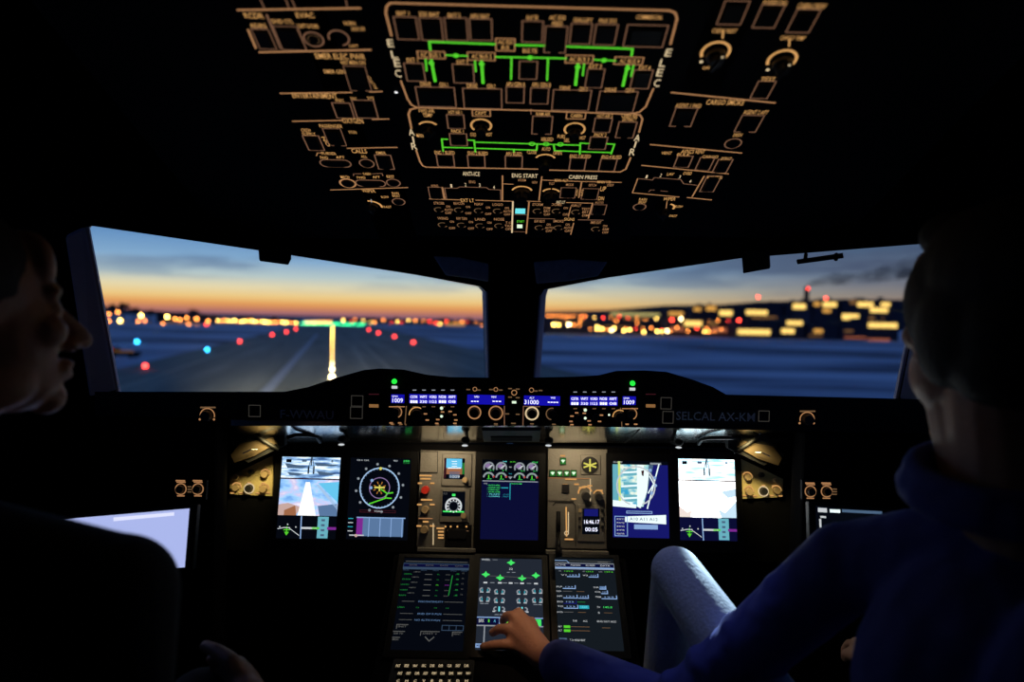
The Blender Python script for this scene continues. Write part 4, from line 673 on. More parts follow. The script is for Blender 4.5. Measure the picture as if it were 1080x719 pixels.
# side consoles under the outer windows
for sd in (-1, 1):
    x0, x1 = sorted((sd*.60, sd*.93)); mb = MB(); mb.box((x0, 1.385, 0), (x1, 1.45, zb-.002), 'shell')
    x0, x1 = sorted((sd*.90, sd*.968)); mb.box((x0, .3, 0), (x1, 1.38, .60), 'shell'); tag(mb.build('side_console', bevel=.008), 'matte black side console along the left wall' if sd < 0 else 'matte black side console along the right wall', 'console', 'side consoles')
# ================================================================== CENTRE PEDESTAL
P = LP; a0 = P.loc(405, 640)[0]; a1 = P.loc(668, 640)[0]
t_ = P.loc(538, 586.5)[1]; b_ = P.loc(537, 693)[1]
o = thing('centre_pedestal', 'black centre pedestal carrying three upright screens and a keyboard', 'pedestal', V((0, 1.2, 0)))
mb = MB(); pa, pb, pc, pd = P.pt(a0, b_, -.008), P.pt(a1, b_, -.008), P.pt(a1, t_, -.008), P.pt(a0, t_, -.008)
ka, kb = KP.at(405, 722, -.006), KP.at(665, 722, -.006); ka.x, kb.x = pa.x, pb.x
side = [pa, pd, V((pa.x, 1.50, pd.z)), V((pa.x, 1.50, .0)), V((pa.x, .8, 0)), V((pa.x, .8, ka.z-.03)), ka]
mb.prism(side, (pb.x-pa.x, 0, 0), 'shell'); mb.build('body', o, bevel=.004)
# lit ledge between the panels
for x0, x1, lb in ((440, 502, 'left'), (575, 642, 'right')): mb = MB(); mb.pbox(MP, MP.loc(x0, 580)[0], MP.loc(541, 583.5)[1], MP.loc(x1, 580)[0], MP.loc(541, 578.5)[1], -.004, .012, 'panelgrey', .001); tag(mb.build('panel_ledge', bevel=.001), 'narrow warm-lit ledge along the foot of the '+lb+' grey panel', 'ledge', 'panel ledges')
ML = (.012, .012, .008, .014)
f = screen(P, ((426, 589), (493, 589), (491, 687), (412, 687)), ML, 'lower_display', 'dimmest lower screen with rows of small blue-grey text, left of the three', 'screens on the pedestal')
f.quad(0, 0, 1, 1, 'scrblack', .0002); f.ln([(.03, .04), (.97, .04)], .6, 'dimgrey'); f.quad(0, .065, 1, .125, 'scrnavy', .0004); f.quad(0, .105, 1, .125, 'slate2', .0006); f.ln([(0, .065), (1, .065), (1, .13), (0, .13), (0, .065)], .7, 'slate2')
for x in (.15, .4, .62, .85): f.tx('DATA', x, .085, .12, .014, 'dimgrey')
for x in (.05, .32, .5, .77, .93): f.tx('FPLN', x, .143, .08, .014, 'slate2')
for r_, (y, lb) in enumerate(((.19, 'LFBO32L'), (.25, 'D324'), (.31, 'LACOU'), (.37, 'N.863'), (.43, 'MAN'))):
    f.tx(lb, .07-r_*.012+.02, y, .12, .014, 'greendim'); f.tx('UM729', .22-r_*.012, y-.026, .10, .012, 'dimgrey'); f.ln([(.35, y), (.45, y)], .6, 'dimgrey'); f.tx('FL', .55, y, .04, .01, 'greendim' if r_ != 2 else 'green'); f.tx('350', .69, y, .07, .01, 'magenta' if r_ == 2 else 'dimgrey'); f.tx('12', .92, y-.02, .03, .014, 'dimgrey'); f.tx('.8', .83, y-.01, .06, .016, 'greendim')
f.ln([(.76, .2), (.73, .42)], .9, 'greendim')
f.tx('DISCONTINUITY', .48, .495, .36, .018, 'bar'); f.tx('LFBO', .06, .56, .1, .016, 'greendim')
for x in (.3, .56, .73): f.tx('12', x, .56, .04, .012, 'greendim')
f.tx('END OF F-PLN', .48, .625, .34, .018, 'bar'); f.tx('NO ALTN F-PLN', .46, .69, .36, .018, 'bar')
for y in (.495, .625, .69): f.ln([(.06, y), (.24, y)], .4, 'dimgrey'); f.ln([(.68, y), (.95, y)], .4, 'dimgrey')
for s_, x, y, w in (('INIT', .12, .76, .16), ('DIR TO', .08, .83, .17), ('MSG', .05, .89, .11), ('DEST v', .52, .825, .26), ('PRINT', .9, .825, .13)):
    f.tx(s_, x, y, w*.75, .018, 'dimgrey'); f.ln([(x-w/2, y+.02), (x-w/2, y-.02), (x+w/2, y-.02)], .6, 'dimgrey')
f.ln([(.68, .74), (.98, .74), (.98, .79), (.68, .79), (.68, .74)], .6, 'slate2'); f.ln([(.78, .74), (.78, .79)], .5, 'slate2'); f.ln([(.88, .74), (.88, .79)], .5, 'slate2'); f.ln([(.46, .86), (.52, .90), (.58, .86)], .8, 'dimgrey'); f.done()
f = screen(P, ((505, 589), (571, 589), (574, 687), (503, 687)), ML, 'lower_display', 'lower middle screen with green wheel symbols, touched by the hand', 'screens on the pedestal')
f.quad(0, 0, 1, 1, 'scrslate', .0002); f.tx('WHEEL', .09, .02, .14, .022, 'offwhite'); f.tx('----', .24, .02, .08, .006, 'grey')
def fan(x, y): f.g([(x-.07, y-.005), (x-.02, y-.02), (x, y-.045), (x+.02, y-.02), (x+.07, y-.005), (x+.03, y+.01), (x, y+.03), (x-.03, y+.01)], 'greenhi', .001)
for x, y in ((.5, .055), (.1, .2), (.33, .235), (.68, .235), (.9, .2)): fan(x, y)
f.ln([(.15, .21), (.85, .225)], .5, 'dimgrey'); f.tx('32', .5, .125, .06, .022, 'offwhite'); f.ln([(.44, .165), (.48, .165)], .6, 'grey'); f.ln([(.52, .165), (.57, .165)], .6, 'grey')
for x in (.1, .33, .5, .68, .9): f.quad(x-.03, .28, x+.03, .297, 'offwhite', .001)
for x in (.21, .41, .59, .79): f.ln([(x-.03, .288), (x+.03, .288)], .7, 'grey')
for x, y in ((.1, .37), (.33, .385), (.68, .385), (.92, .37), (.1, .47), (.33, .48), (.68, .48), (.92, .47)):
    for k in (-1, 1): f.ar(x+k*.045, y, .03, 90-k*0, -90 if k > 0 else 270, 1.3, 'grey'); f.quad(x+k*.05-.025, y+.02, x+k*.05+.025, y+.03, 'offwhite', .001); f.ln([(x+k*.04, y-.005), (x+k*.04, y+.02)], 1, 'cyan')
for x, y in ((.33, .575), (.68, .575)):
    f.ar(x-.05, y, .03, 90, 270, 1.2, 'grey'); f.ar(x+.05, y, .03, -90, 90, 1.2, 'grey'); f.ln([(x, y-.02), (x, y+.02)], 1.4, 'cyanhi'); f.quad(x-.1, y+.02, x-.06, y+.032, 'offwhite', .001); f.quad(x+.06, y+.02, x+.1, y+.032, 'offwhite', .001)
for x, y in ((.1, .52), (.92, .52), (.33, .635), (.68, .635)): f.ln([(x-.06, y), (x-.01, y)], .7, 'grey'); f.ln([(x+.01, y), (x+.06, y)], .7, 'grey')
f.quad(0, .665, 1, .75, 'scrnavy', .0005); f.ln([(0, .665), (1, .665)], 1, 'barlt'); f.ln([(0, .75), (1, .75)], 1.2, 'grey'); f.tx('BRK', .07, .70, .08, .035, 'offwhite'); f.tx('1', .18, .70, .02, .03, 'green'); f.tx('A', .27, .70, .03, .03, 'skyblue'); f.ln([(.34, .67), (.34, .75)], .8, 'barlt'); f.quad(.39, .695, .62, .72, 'green', .001); f.tx('ARMED', .5, .708, .16, .018, 'yellow'); f.quad(.67, .67, .76, .75, 'navwhite', .001); f.quad(.78, .675, .97, .75, 'greenhi', .0009); f.tx('OK', .87, .71, .1, .04, 'scrnavy', .0012)
f.ln([(.12, .75), (.12, .97)], 1.2, 'grey'); f.quad(0, .93, .13, .97, 'barlt', .001); f.tx('MEMO', .065, .95, .1, .02, 'scrnavy', .0013); f.ln([(.85, .75), (.85, .78)], 1, 'barlt'); f.done()
f = screen(P, ((583, 589), (647, 589), (658, 687), (591, 687)), ML, 'lower_display', 'lower right screen with white and blue form fields and green bars', 'screens on the pedestal')
f.quad(0, 0, 1, 1, 'scrgrey', .0002); f.quad(.0, .06, 1, .12, 'scrnavy', .0004); f.ln([(0, .06), (1, .06), (1, .125), (0, .125), (0, .06)], .8, 'grey'); f.quad(0, .105, 1, .13, 'barlt', .0006); f.ln([(.0, .03), (.2, .03), (.24, .055)], .7, 'barlt'); f.ln([(.25, .03), (.95, .035)], .5, 'dimgrey'); f.quad(.73, .035, .9, .045, 'dimgrey', .0006)
for x, s_ in ((.1, 'ACTIVE'), (.35, 'POSITION'), (.6, 'SEC INDEX'), (.85, 'DATA')): f.tx(s_, x, .083, .16, .018, 'offwhite')
for x, m_, w in ((.08, 'grey', .04), (.23, 'green', .14), (.48, 'grey', .04), (.58, 'green', .12), (.76, 'grey', .06), (.9, 'green', .14)): f.tx('139.5', x, .155, w, .014, m_)
def field(lb, x, y, w, m_='barlt', fill=None):
    f.tx(lb, x-.06, y, .09, .016, 'offwhite'); 
    if fill: f.quad(x, y-.015, x+w, y+.018, fill, .0006)
    f.ln([(x, y+.018), (x+w, y+.018), (x+w, y-.015)], .9, m_); f.tx('123', x+w/2, y, w*.6, .014, 'barlt')
field('V1', .2, .20, .2); field('V2', .56, .20, .15); field('FLP', .12, .335, .2); field('THR', .72, .335, .1, fill='bar'); field('CG', .74, .385, .1); field('SHFT', .12, .44, .22); field('', .36, .44, .16); field('TRIM', .74, .44, .24); field('EO', .12, .50, .2, 'scrblue'); field('TO', .12, .55, .22); f.quad(.36, .535, .52, .572, 'cyan', .0009); f.tx('1500', .44, .553, .1, .018, 'cyanhi', .0012)
for y in (.385, .61): f.ln([(.12, y), (.26, y)], .6, 'dimgrey'); f.ln([(.34, y), (.46, y)], .6, 'dimtan')
f.tx('FLEX', .05, .385, .08, .014, 'offwhite'); f.tx('ACCEL', .05, .61, .1, .014, 'offwhite'); f.tx('TO', .67, .55, .05, .018, 'offwhite'); f.tx('145.0', .82, .55, .14, .02, 'greenhi'); f.tx('S', .67, .61, .03, .018, 'offwhite'); f.ln([(.75, .61), (.88, .61)], .5, 'dimtan'); f.ln([(.34, .5), (.46, .5)], .6, 'greendim')
f.tx('THR', .28, .70, .07, .018, 'offwhite'); f.tx('ACC', .44, .70, .07, .018, 'offwhite'); f.tx('ENG OUT ACC', .78, .70, .3, .018, 'offwhite')
for y in (.76, .80): f.tx('ALT', .04, y, .06, .016, 'offwhite'); f.quad(.1, y-.012, .2, y+.014, 'green', .0008); f.ln([(.21, y), (.5, y)], .6, 'dimtan')
f.ln([(.7, .765), (.82, .765)], .6, 'dimtan'); f.quad(.02, .875, .14, .935, 'slate', .0008); f.tx('CPNY', .08, .90, .1, .03, 'offwhite'); f.tx('T.O REQUEST', .3, .895, .24, .02, 'offwhite'); f.done()
# keyboards
P = KP
def keyboard(xa, xb, lb, cols, x_from, skip=None):
    o = thing('keyboard', lb, 'keyboard', P.at((xa+xb)/2, 722, 0), 'keyboards on the pedestal'); mb = MB(); gbox(mb, xa, 694.5, xb, 724, -.006, 0, 'dark', P, .001); mb.build('base', o)
    for r_ in range(4):
        for k in range(cols):
            x = x_from+k*(xb-xa-8)/cols+(2 if r_ == 1 else 0); y = 703.5+r_*8-(.0)
            mb = MB(); gbox(mb, x-3.6, y-3, x+3.6, y+3, 0, .003, 'black', P, .0006); d = Draw(P, mb, .0034); d.T(random.choice('ABCDEFGHKLMNPRSTUVXYZ') if r_ > 1 else random.choice(('DIR', 'PERF', 'INIT', 'NAV', 'DEST', 'SEC', 'CLR')), x, y, 3 if r_ > 1 else 4.6, 2.8, 'cream'); mb.build('key', o)
keyboard(411, 500, 'black keyboard with glowing white keys below the dim lower left screen', 9, 420)
keyboard(588, 664, 'black keyboard below the lower right screen behind the blue sleeve', 8, 596)
# tablets beside the pilots
for sd in (-1, 1):
    Q = Pl(at(140 if sd < 0 else 945, 570, 1.22), (1, .12*-sd, 0), (0, .25, 1)); q = ((60, 548), (200, 536), (195, 598), (60, 612)) if sd < 0 else ((860, 533), (975, 545), (985, 615), (862, 600))
    o = thing('side_screen', 'pale glowing violet side screen beyond the left pilot\'s shoulder' if sd < 0 else 'side screen with white title bars peeking over the blue sleeve', 'screen', Q.at((q[2][0]+q[3][0])/2, 606, 0), 'side screens')
    W_ = [Q.at(*p, 0) for p in q]; c = sum(W_, V())/4; mb = MB(); mb.prism([c+(p-c)*1.12-Q.n*.001 for p in W_], Q.n*-.02, 'bezel'); mb.build('bezel', o, bevel=.002)
    mb = MB(); mb.poly([Q.at(*p, .0004) for p in q], 'tabscreen' if sd < 0 else 'scrblack'); d = Draw(Q, mb, .001)
    if sd < 0: d.G([(120, 545.5), (184, 540), (184, 543.5), (120, 549.5)], 'tabbar')
    else: d.F(862.5, 535.5, 872, 540, 'offwhite'); d.F(875, 537, 886, 540.5, 'navwhite'); d.F(865, 544, 871, 546, 'offwhite'); d.F(888, 538, 930, 541, 'slate'); d.F(864, 547, 866, 556, 'offwhite')
    mb.build('screen_picture', o)
    mb = MB(); p = Q.at((q[2][0]+q[3][0])/2, 606, -.012); mb.tube([p, V((p.x, p.y+.02, p.z-.06)), V((p.x+sd*.06, 1.39, p.z-.10))], .012, 'dark', 12); mb.build('stand', o, True)
# ================================================================== PEOPLE
def head(mb, c, yaw, pitch=0, roll=0, sc=1.0, neck_to=None, hairmb=None, bald=False, nose=1.0, nr=.056, full=0):
    M = Matrix.Rotation(-yaw, 3, 'Z') @ Matrix.Rotation(-pitch, 3, 'X') @ Matrix.Rotation(roll, 3, 'Y'); c = V(c)
    T = lambda x, y, z: c + M @ (V((x, y, z))*sc)
    def E(x, y, z, r, m_=None): (m_ or mb).ell(T(x, y, z), tuple(k*sc for k in r), 'skin' if m_ is None else 'hair', M)
    E(0, -.012, .035, (.076, .095, .086)); E(0, .03, -.02, (.063, .062, .088)); E(0, .045, -.072, (.047, .046, .038)); E(0, .075, -.098, (.023, .021, .021))
    E(-.04, .01, -.07, (.024, .045, .03)); E(.04, .01, -.07, (.024, .045, .03)); E(0, .078, .024, (.052, .017, .013)); E(0, .07, .055, (.055, .022, .04))
    E(-.04, .064, -.02, (.024, .024, .02)); E(.04, .064, -.02, (.024, .024, .02)); E(-.031, .078, .003, (.013, .012, .011)); E(.031, .078, .003, (.013, .012, .011))
    mb.cap(T(0, .086, .012), T(0, .112*nose, -.032), .008*sc, .0125*sc); E(0, .114*nose, -.037, (.013, .013, .011)); E(-.013, .102, -.041, (.009, .011, .008)); E(.013, .102, -.041, (.009, .011, .008))
    E(0, .095, -.062, (.024, .012, .0065)); E(0, .093, -.0745, (.021, .012, .0075)); E(0, .088, -.068, (.03, .01, .012))
    for s in (-1, 1): mb.ell(T(s*.078, -.008, -.012), (.0075*sc, .019*sc, .031*sc), 'skin', M @ Matrix.Rotation(s*.25, 3, 'Z')); E(s*.08, -.004, -.038, (.006, .009, .009))
    if neck_to: mb.cap(T(0, -.028, -.07), neck_to, nr*sc, (nr+.006)*sc)
    if full: mb.cap(T(0, .015, -.078), neck_to+V((0, .02, .02)), .058*sc, .064*sc); [E(s*.035, .02, -.06, (.036, .05, .045)) for s in (-1, 1)]
    if hairmb is not None:
        E(0, -.022, .045, (.083, .098, .087), hairmb); E(0, -.06, -.01, (.075, .058, .075), hairmb)
        if full: [E(s*.062, -.022, -.01, (.028, .045, .062), hairmb) for s in (-1, 1)]; E(0, -.055, -.045, (.075, .06, .05), hairmb)
        if not bald: E(0, .045, .095, (.06, .045, .035), hairmb); [E(s*.07, .01, .02, (.014, .04, .05), hairmb) for s in (-1, 1)]
    return T
def hand(mb, wrist, knuckles, fingers, thumb, rf=.0085):
    for k in knuckles: mb.cap(wrist, k, .025, .0145)
    for a, b in zip(knuckles, knuckles[1:]): mb.cap(a, b, .0125, .0125)
    for k, f in zip(knuckles, fingers):
        pts = [k]+f; r0 = [rf*1.1, rf, rf*.92, rf*.82]
        for i in range(len(pts)-1): mb.cap(pts[i], pts[i+1], r0[i], r0[i+1])
    pts = [wrist.lerp(knuckles[0], .35)]+thumb; r0 = [.016, .0125, .0105, .009]
    for i in range(len(pts)-1): mb.cap(pts[i], pts[i+1], r0[i], r0[i+1])
def finish(o, vox, sm): remesh(o, vox, sm); return o
# ---- right pilot, leaning forward with his left arm stretched to the middle screen
Sl = V((.452, .90, .885)); Sr = V((.72, .84, .92)); El = at(712, 752, 1.06); W = LP.at(572, 706, .050)
Hd = at(1050, 339, .80)
nb = V((Hd.x+.005, Hd.y-.05, 1.0)); hip = V((.56, .62, .52))
o = thing('person', 'right pilot with short dark hair and navy jacket, left arm stretched to the middle screen', 'person', V((.56, .62, 0)), 'pilots')
b = MB(); h = MB(); T = head(b, Hd, rad(3), rad(-2), 0, 1.08, V((nb.x, nb.y, 1.0)), h, nose=1.0, nr=.06, full=1)
kn = [LP.at(551, 664, .034), LP.at(547, 670, .040), LP.at(545, 679, .038), LP.at(546, 689, .030)]
fg = [[LP.at(547, 656, .036), LP.at(544, 654, .022), LP.at(542, 655, .008)], [LP.at(540, 661, .040), LP.at(534, 657, .026), LP.at(530, 657, .009)],
      [LP.at(535, 674, .038), LP.at(526, 671, .028), LP.at(519.5, 671, .014)], [LP.at(531, 688, .030), LP.at(520, 687, .024), LP.at(510, 686, .014)]]
th = [LP.at(562, 672, .030), LP.at(560, 662, .022), LP.at(555, 657, .010)]
hand(b, W, kn, fg, th, .0102)
b.cap(El, W, .036, .026); b.cap(Sl, El, .048, .038)
for s, P0 in ((1, Sr),): e = V((.78, .98, .66)); w = V((.68, 1.16, .62)); b.cap(P0, e, .048, .038); b.cap(e, w, .036, .026); k = [w+V((-.03+i*.02, .085, -.005)) for i in range(4)]; hand(b, w, k, [[q+V((0, .03, -.012)), q+V((0, .045, -.03)), q+V((0, .045, -.048))] for q in k], [w+V((-.045, .05, -.01)), w+V((-.05, .08, -.02))])
chest = V((.575, .74, .80)); b.ell(chest, (.16, .11, .17), 'skin'); b.ell(V((.565, .66, .62)), (.15, .11, .15), 'skin'); b.ell(hip, (.17, .13, .11), 'skin'); b.cap(Sl+V((.02, -.02, 0)), nb+V((0, 0, -.05)), .05, .055); b.cap(Sr, nb+V((0, 0, -.05)), .05, .055); b.cap(nb, chest, .06, .10)
Kl = at(713, 603, 1.17); Kr = V((.70, 1.12, .62)); fl = V((.30, 1.36, .18)); frr = V((.70, 1.30, .16))
for kk, ff, hx in ((Kl, fl, .49), (Kr, frr, .64)): b.cap(V((hx, .66, .50)), kk, .062, .036); b.cap(kk, ff, .034, .032); b.cap(ff, ff+V((0, .13, -.08)), .036, .028)
body = finish(b.build('body', o), .0042, 3)
T_ = T; h.build('hair', o); ho = o.children[-1]; finish(ho, .006, 2)
g = MB(); e1 = T(-.081, .0, .0); g.tube([T(-.079, -.012, .004), T(-.079, .03, .008), T(-.072, .075, .010)], .0016, 'gunmetal', 8); g.build('glasses', o)
# navy jacket
j = MB(); sl = El.lerp(W, .84)
j.cap(Sl, El, .056, .046); j.cap(El, sl, .048, .043)
for q, w in ((.25, .006), (.5, .005), (.72, .007), (.9, .006)): p = Sl.lerp(El, q); j.ell(p, (.058, .05, .03), 'jacket', Matrix.Rotation(.7, 3, 'Y'))
e = V((.78, .98, .66)); w = V((.68, 1.16, .62)); j.cap(Sr, e, .058, .046); j.cap(e, e.lerp(w, .9), .044, .034)
j.ell(chest, (.185, .135, .18), 'jacket'); j.ell(V((.565, .66, .62)), (.175, .135, .15), 'jacket'); j.cap(Sl+V((.02, -.015, .005)), nb+V((0, 0, -.035)), .06, .06); j.cap(Sr, nb+V((0, 0, -.035)), .06, .06)
j.ell(V((.60, .62, .84)), (.16, .07, .16), 'jacket')
o1 = j.build('jacket', o); [mm for mm in ()]; o1.data.materials.clear(); o1.data.materials.append(MT['jacket']); o1.data.polygons.foreach_set('material_index', [0]*len(o1.data.polygons)); finish(o1, .006, 5)
c = MB(); pts = [nb+V((.100*cos(q)-.004, .088*sin(q)+.012, .022+.016*sin(q+.6))) for q in [2*pi*i/24 for i in range(25)]]
c.tube(pts, .020, 'jacket', 10); c.tube([p+V((0, 0, .020)) for p in pts], .013, 'jacket', 10); cc = c.build('collar', o1); finish(cc, .004, 3)
# trousers
def trous(o, legs, hipc, mat, kr=.060):
    m_ = MB(); m_.ell(hipc, (.185, .145, .12), mat)
    for hx, kk, ff in legs: m_.cap(V((hx, hipc.y+.04, hipc.z-.02)), kk, kr+.022, kr, mat); m_.cap(kk, ff+V((0, 0, .03)), kr-.002, kr-.006, mat)
    return finish(m_.build('trousers', o), .006, 4)
trous(o, ((.49, Kl, fl), (.64, Kr, frr)), hip, 'trouser', .044)
# ---- left pilot, face turned to the windscreen
Hl = at(-46, 336, .745); nb = V((Hl.x-.01, Hl.y-.04, .99)); hip = V((-.60, .56, .50))
o = thing('person', 'left pilot seen in dark profile with short receding hair, black clothes, hand in his lap', 'person', V((-.60, .56, 0)), 'pilots')
b = MB(); h = MB(); T = head(b, Hl, rad(33), rad(-6), 0, 1.03, nb, h, bald=True, nose=1.05)
Sr = V((-.405, .70, .908)); Sl = V((-.76, .68, .90)); Er = V((-.43, .74, .62)); Wr = at(262, 735, .94)
k = [at(250, 702, .985), at(257, 709, .98), at(263, 716, .975), at(268, 724, .97)]
hand(b, Wr, k, [[at(237, 694, 1.02), at(229, 693, 1.03), at(222, 695, 1.03)], [at(241, 704, 1.02), at(232, 702, 1.035), at(225, 704, 1.03)], [at(246, 713, 1.015), at(238, 713, 1.03), at(231, 715, 1.025)], [at(252, 723, 1.01), at(245, 724, 1.02), at(239, 727, 1.015)]],
     [at(243, 697, .965), at(228, 686, .985), at(217, 681, 1.0)], .0088)
b.cap(Sr, Er, .048, .038); b.cap(Er, Wr, .036, .027)
e = V((-.80, .84, .64)); w = V((-.72, 1.04, .60)); b.cap(Sl, e, .048, .038); b.cap(e, w, .036, .026); kk = [w+V((.03-i*.02, .085, -.005)) for i in range(4)]; hand(b, w, kk, [[q+V((0, .03, -.012)), q+V((0, .045, -.03)), q+V((0, .045, -.048))] for q in kk], [w+V((.045, .05, -.01)), w+V((.05, .08, -.02))])
chest = V((-.59, .62, .78)); b.ell(chest, (.16, .11, .17), 'skin'); b.ell(V((-.60, .58, .62)), (.15, .11, .15), 'skin'); b.ell(hip, (.17, .13, .11), 'skin'); b.cap(Sl, nb+V((0, 0, -.05)), .05, .055); b.cap(Sr, nb+V((0, 0, -.05)), .05, .055); b.cap(nb, chest, .06, .10)
legs = ((-.52, V((-.46, 1.02, .60)), V((-.46, 1.30, .18))), (-.68, V((-.70, 1.02, .60)), V((-.70, 1.30, .18))))
for hx, kk, ff in legs: b.cap(V((hx, .60, .48)), kk, .072, .050); b.cap(kk, ff, .048, .038); b.cap(ff, ff+V((0, .13, -.08)), .036, .028)
finish(b.build('body', o), .0042, 3)
h.build('hair', o); finish(o.children[-1], .006, 2)
j = MB(); j.cap(Sr, Er, .062, .050, 'darkcloth'); j.cap(Er, Er.lerp(Wr, .86), .046, .036, 'darkcloth'); j.cap(Sl, e, .060, .046, 'darkcloth'); j.cap(e, e.lerp(w, .9), .044, .034, 'darkcloth')
j.ell(chest, (.185, .135, .18), 'darkcloth'); j.ell(V((-.60, .58, .62)), (.175, .135, .15), 'darkcloth'); j.cap(Sl, nb+V((0, 0, -.035)), .06, .06, 'darkcloth'); j.cap(Sr, nb+V((0, 0, -.035)), .06, .06, 'darkcloth')
finish(j.build('jacket', o), .006, 5)
trous(o, legs, hip, 'darkcloth')
# seats the pilots sit on
for sd, hx, hy in ((-1, -.60, .56), (1, .56, .60)):
    o = thing('pilot_seat', 'dark pilot seat under the left pilot' if sd < 0 else 'dark pilot seat under the right pilot', 'seat', V((hx, hy, 0)), 'pilot seats')
    mb = MB(); mb.box((hx-.23, hy-.20, .30), (hx+.23, hy+.30, .385), 'seatcloth'); mb.build('cushion', o, bevel=.03)
    mb = MB(); mb.hexa([(hx-.22, hy-.30, .37), (hx+.22, hy-.30, .37), (hx+.22, hy-.21, .37), (hx-.22, hy-.21, .37)], [(hx-.20, hy-.42, .98), (hx+.20, hy-.42, .98), (hx+.20, hy-.34, .98), (hx-.20, hy-.34, .98)], 'seatcloth'); mb.build('backrest', o, bevel=.025)
    mb = MB(); mb.cyl((hx, hy, 0), (hx, hy, .30), .12, .09, 'dark', 24); mb.cyl((hx, hy, 0), (hx, hy, .03), .2, .19, 'dark', 24); mb.build('pedestal', o)
# ================================================================== OUTSIDE
def proc(name, build):
    m = bpy.data.materials.new(name); m.use_nodes = True; build(m.node_tree, m.node_tree.nodes['Principled BSDF']); MT[name] = m
def _ramp(nt, stops):
    r = nt.nodes.new('ShaderNodeValToRGB'); el = r.color_ramp.elements
    while len(el) < len(stops): el.new(.5)
    for i, (p, c) in enumerate(stops): el[i].position = p; el[i].color = (*lin(c), 1)
    return r
def _snow(nt, b):
    tc = nt.nodes.new('ShaderNodeTexCoord'); mp = nt.nodes.new('ShaderNodeMapping'); mp.inputs['Scale'].default_value = (.012, .035, 1); mp.inputs['Rotation'].default_value = (0, 0, rad(4)); nz = nt.nodes.new('ShaderNodeTexNoise'); nz.inputs['Scale'].default_value = 1; nz.inputs['Detail'].default_value = 6
    r = _ramp(nt, [(.36, (.10, .10, .12)), (.45, (.34, .36, .42)), (.58, (.66, .68, .74))]); nt.links.new(tc.outputs['Object'], mp.inputs[0]); nt.links.new(mp.outputs[0], nz.inputs['Vector']); nt.links.new(nz.outputs['Fac'], r.inputs[0]); nt.links.new(r.outputs[0], b.inputs['Base Color']); b.inputs['Roughness'].default_value = .9
proc('snow', _snow)
def _asph(nt, b):
    tc = nt.nodes.new('ShaderNodeTexCoord'); mp = nt.nodes.new('ShaderNodeMapping'); mp.inputs['Scale'].default_value = (.25, .02, 1); nz = nt.nodes.new('ShaderNodeTexNoise'); nz.inputs['Scale'].default_value = 1; nz.inputs['Detail'].default_value = 5
    r = _ramp(nt, [(.35, (.13, .13, .09)), (.55, (.20, .20, .14)), (.7, (.29, .28, .20))]); nt.links.new(tc.outputs['Object'], mp.inputs[0]); nt.links.new(mp.outputs[0], nz.inputs['Vector']); nt.links.new(nz.outputs['Fac'], r.inputs[0]); nt.links.new(r.outputs[0], b.inputs['Base Color']); b.inputs['Roughness'].default_value = .75
proc('asphalt', _asph); pbr('paintwhite', (.38, .40, .42), .7, var=.3, bscale=.5); pbr('paintyellow', (.32, .30, .2), .7, var=.3, bscale=.5); pbr('ridge', (.02, .018, .025), .95, var=.3, bscale=.02)
mb = MB(); mb.box((-4000, -60, GZ-.5), (4500, 7000, GZ), 'snow'); struct(mb, 'ground')
AZ = math.atan((540-350.5)/FPX*1.0); DR = V((-sin(AZ), cos(AZ), 0)); SD = V((cos(AZ), sin(AZ), 0)); O0 = V((0, 0, GZ))
def rw(lat, d, z=0): return O0 + SD*lat + DR*d + V((0, 0, z))
def strip(name, l0, l1, d0, d1, z, mat, label=None):
    mb = MB(); mb.prism([V((l0, d0, 0)), V((l1, d0, 0)), V((l1, d1, 0)), V((l0, d1, 0))], (0, 0, .02), mat); me = mb
    o = me.build(name); o.location = rw((l0+l1)/2, (0+0), z); o.location = O0 + V((0, 0, z)); 
    for v in o.data.vertices: v.co.x += (l0+l1)/2; v.co.y += (d0+d1)/2
    o.rotation_euler = (0, 0, AZ); return o
o = strip('runway', -30, 38, -40, 2600, .02, 'asphalt'); o['kind'] = 'structure'
t = thing('runway_marking', 'faded painted stripes along the grey runway', 'marking', O0+V((0, 0, .05)))
def stripe(nm, l0, l1, d0, d1, mat): mb = MB(); mb.prism([rw(l0, d0, .05), rw(l1, d0, .05), rw(l1, d1, .05), rw(l0, d1, .05)], (0, 0, .005), mat); mb.build(nm, t)
stripe('left_stripe', -7.4, -6.2, 20, 330, 'paintwhite'); stripe('edge_stripe', -22.6, -21.8, 20, 700, 'paintyellow'); stripe('edge_stripe', 21.8, 22.6, 20, 700, 'paintyellow'); stripe('right_stripe', 5.0, 5.8, 90, 200, 'paintyellow'); stripe('right_stripe', 8.6, 9.4, 90, 220, 'paintyellow')
for k in range(16): stripe('centre_dash', -.45, .45, 40+k*50, 70+k*50, 'paintwhite')
# lamps that stand on the ground
def lamp(name, p, r, mat, label, cat, group, h=.35):
    o = thing(name, label, cat, V((p.x, p.y, GZ)), group); mb = MB(); mb.cyl((p.x, p.y, GZ), (p.x, p.y, GZ+h), .07, .05, 'snowpole', 8); mb.cyl((p.x, p.y, GZ), (p.x, p.y, GZ+.06), .18, .15, 'snowpole', 8); mb.build('stem', o)
    mb = MB(); mb.ell((p.x, p.y, GZ+h+r*.8), r, mat, nu=10, nv=6); mb.build('lens', o, True)
ORD = ['nearest', 'second nearest', 'third nearest', 'fourth nearest', 'fifth nearest', 'sixth nearest', 'seventh nearest', 'eighth nearest']
for k, (x, y) in enumerate(((153, 390), (253, 362), (287, 354.5), (302, 351.5), (312, 348))): lamp('runway_light', ground(x, y), .30+k*.06, 'l_redrunway', ORD[k]+' red light along the left edge of the runway', 'light', 'red edge lights left of the runway')
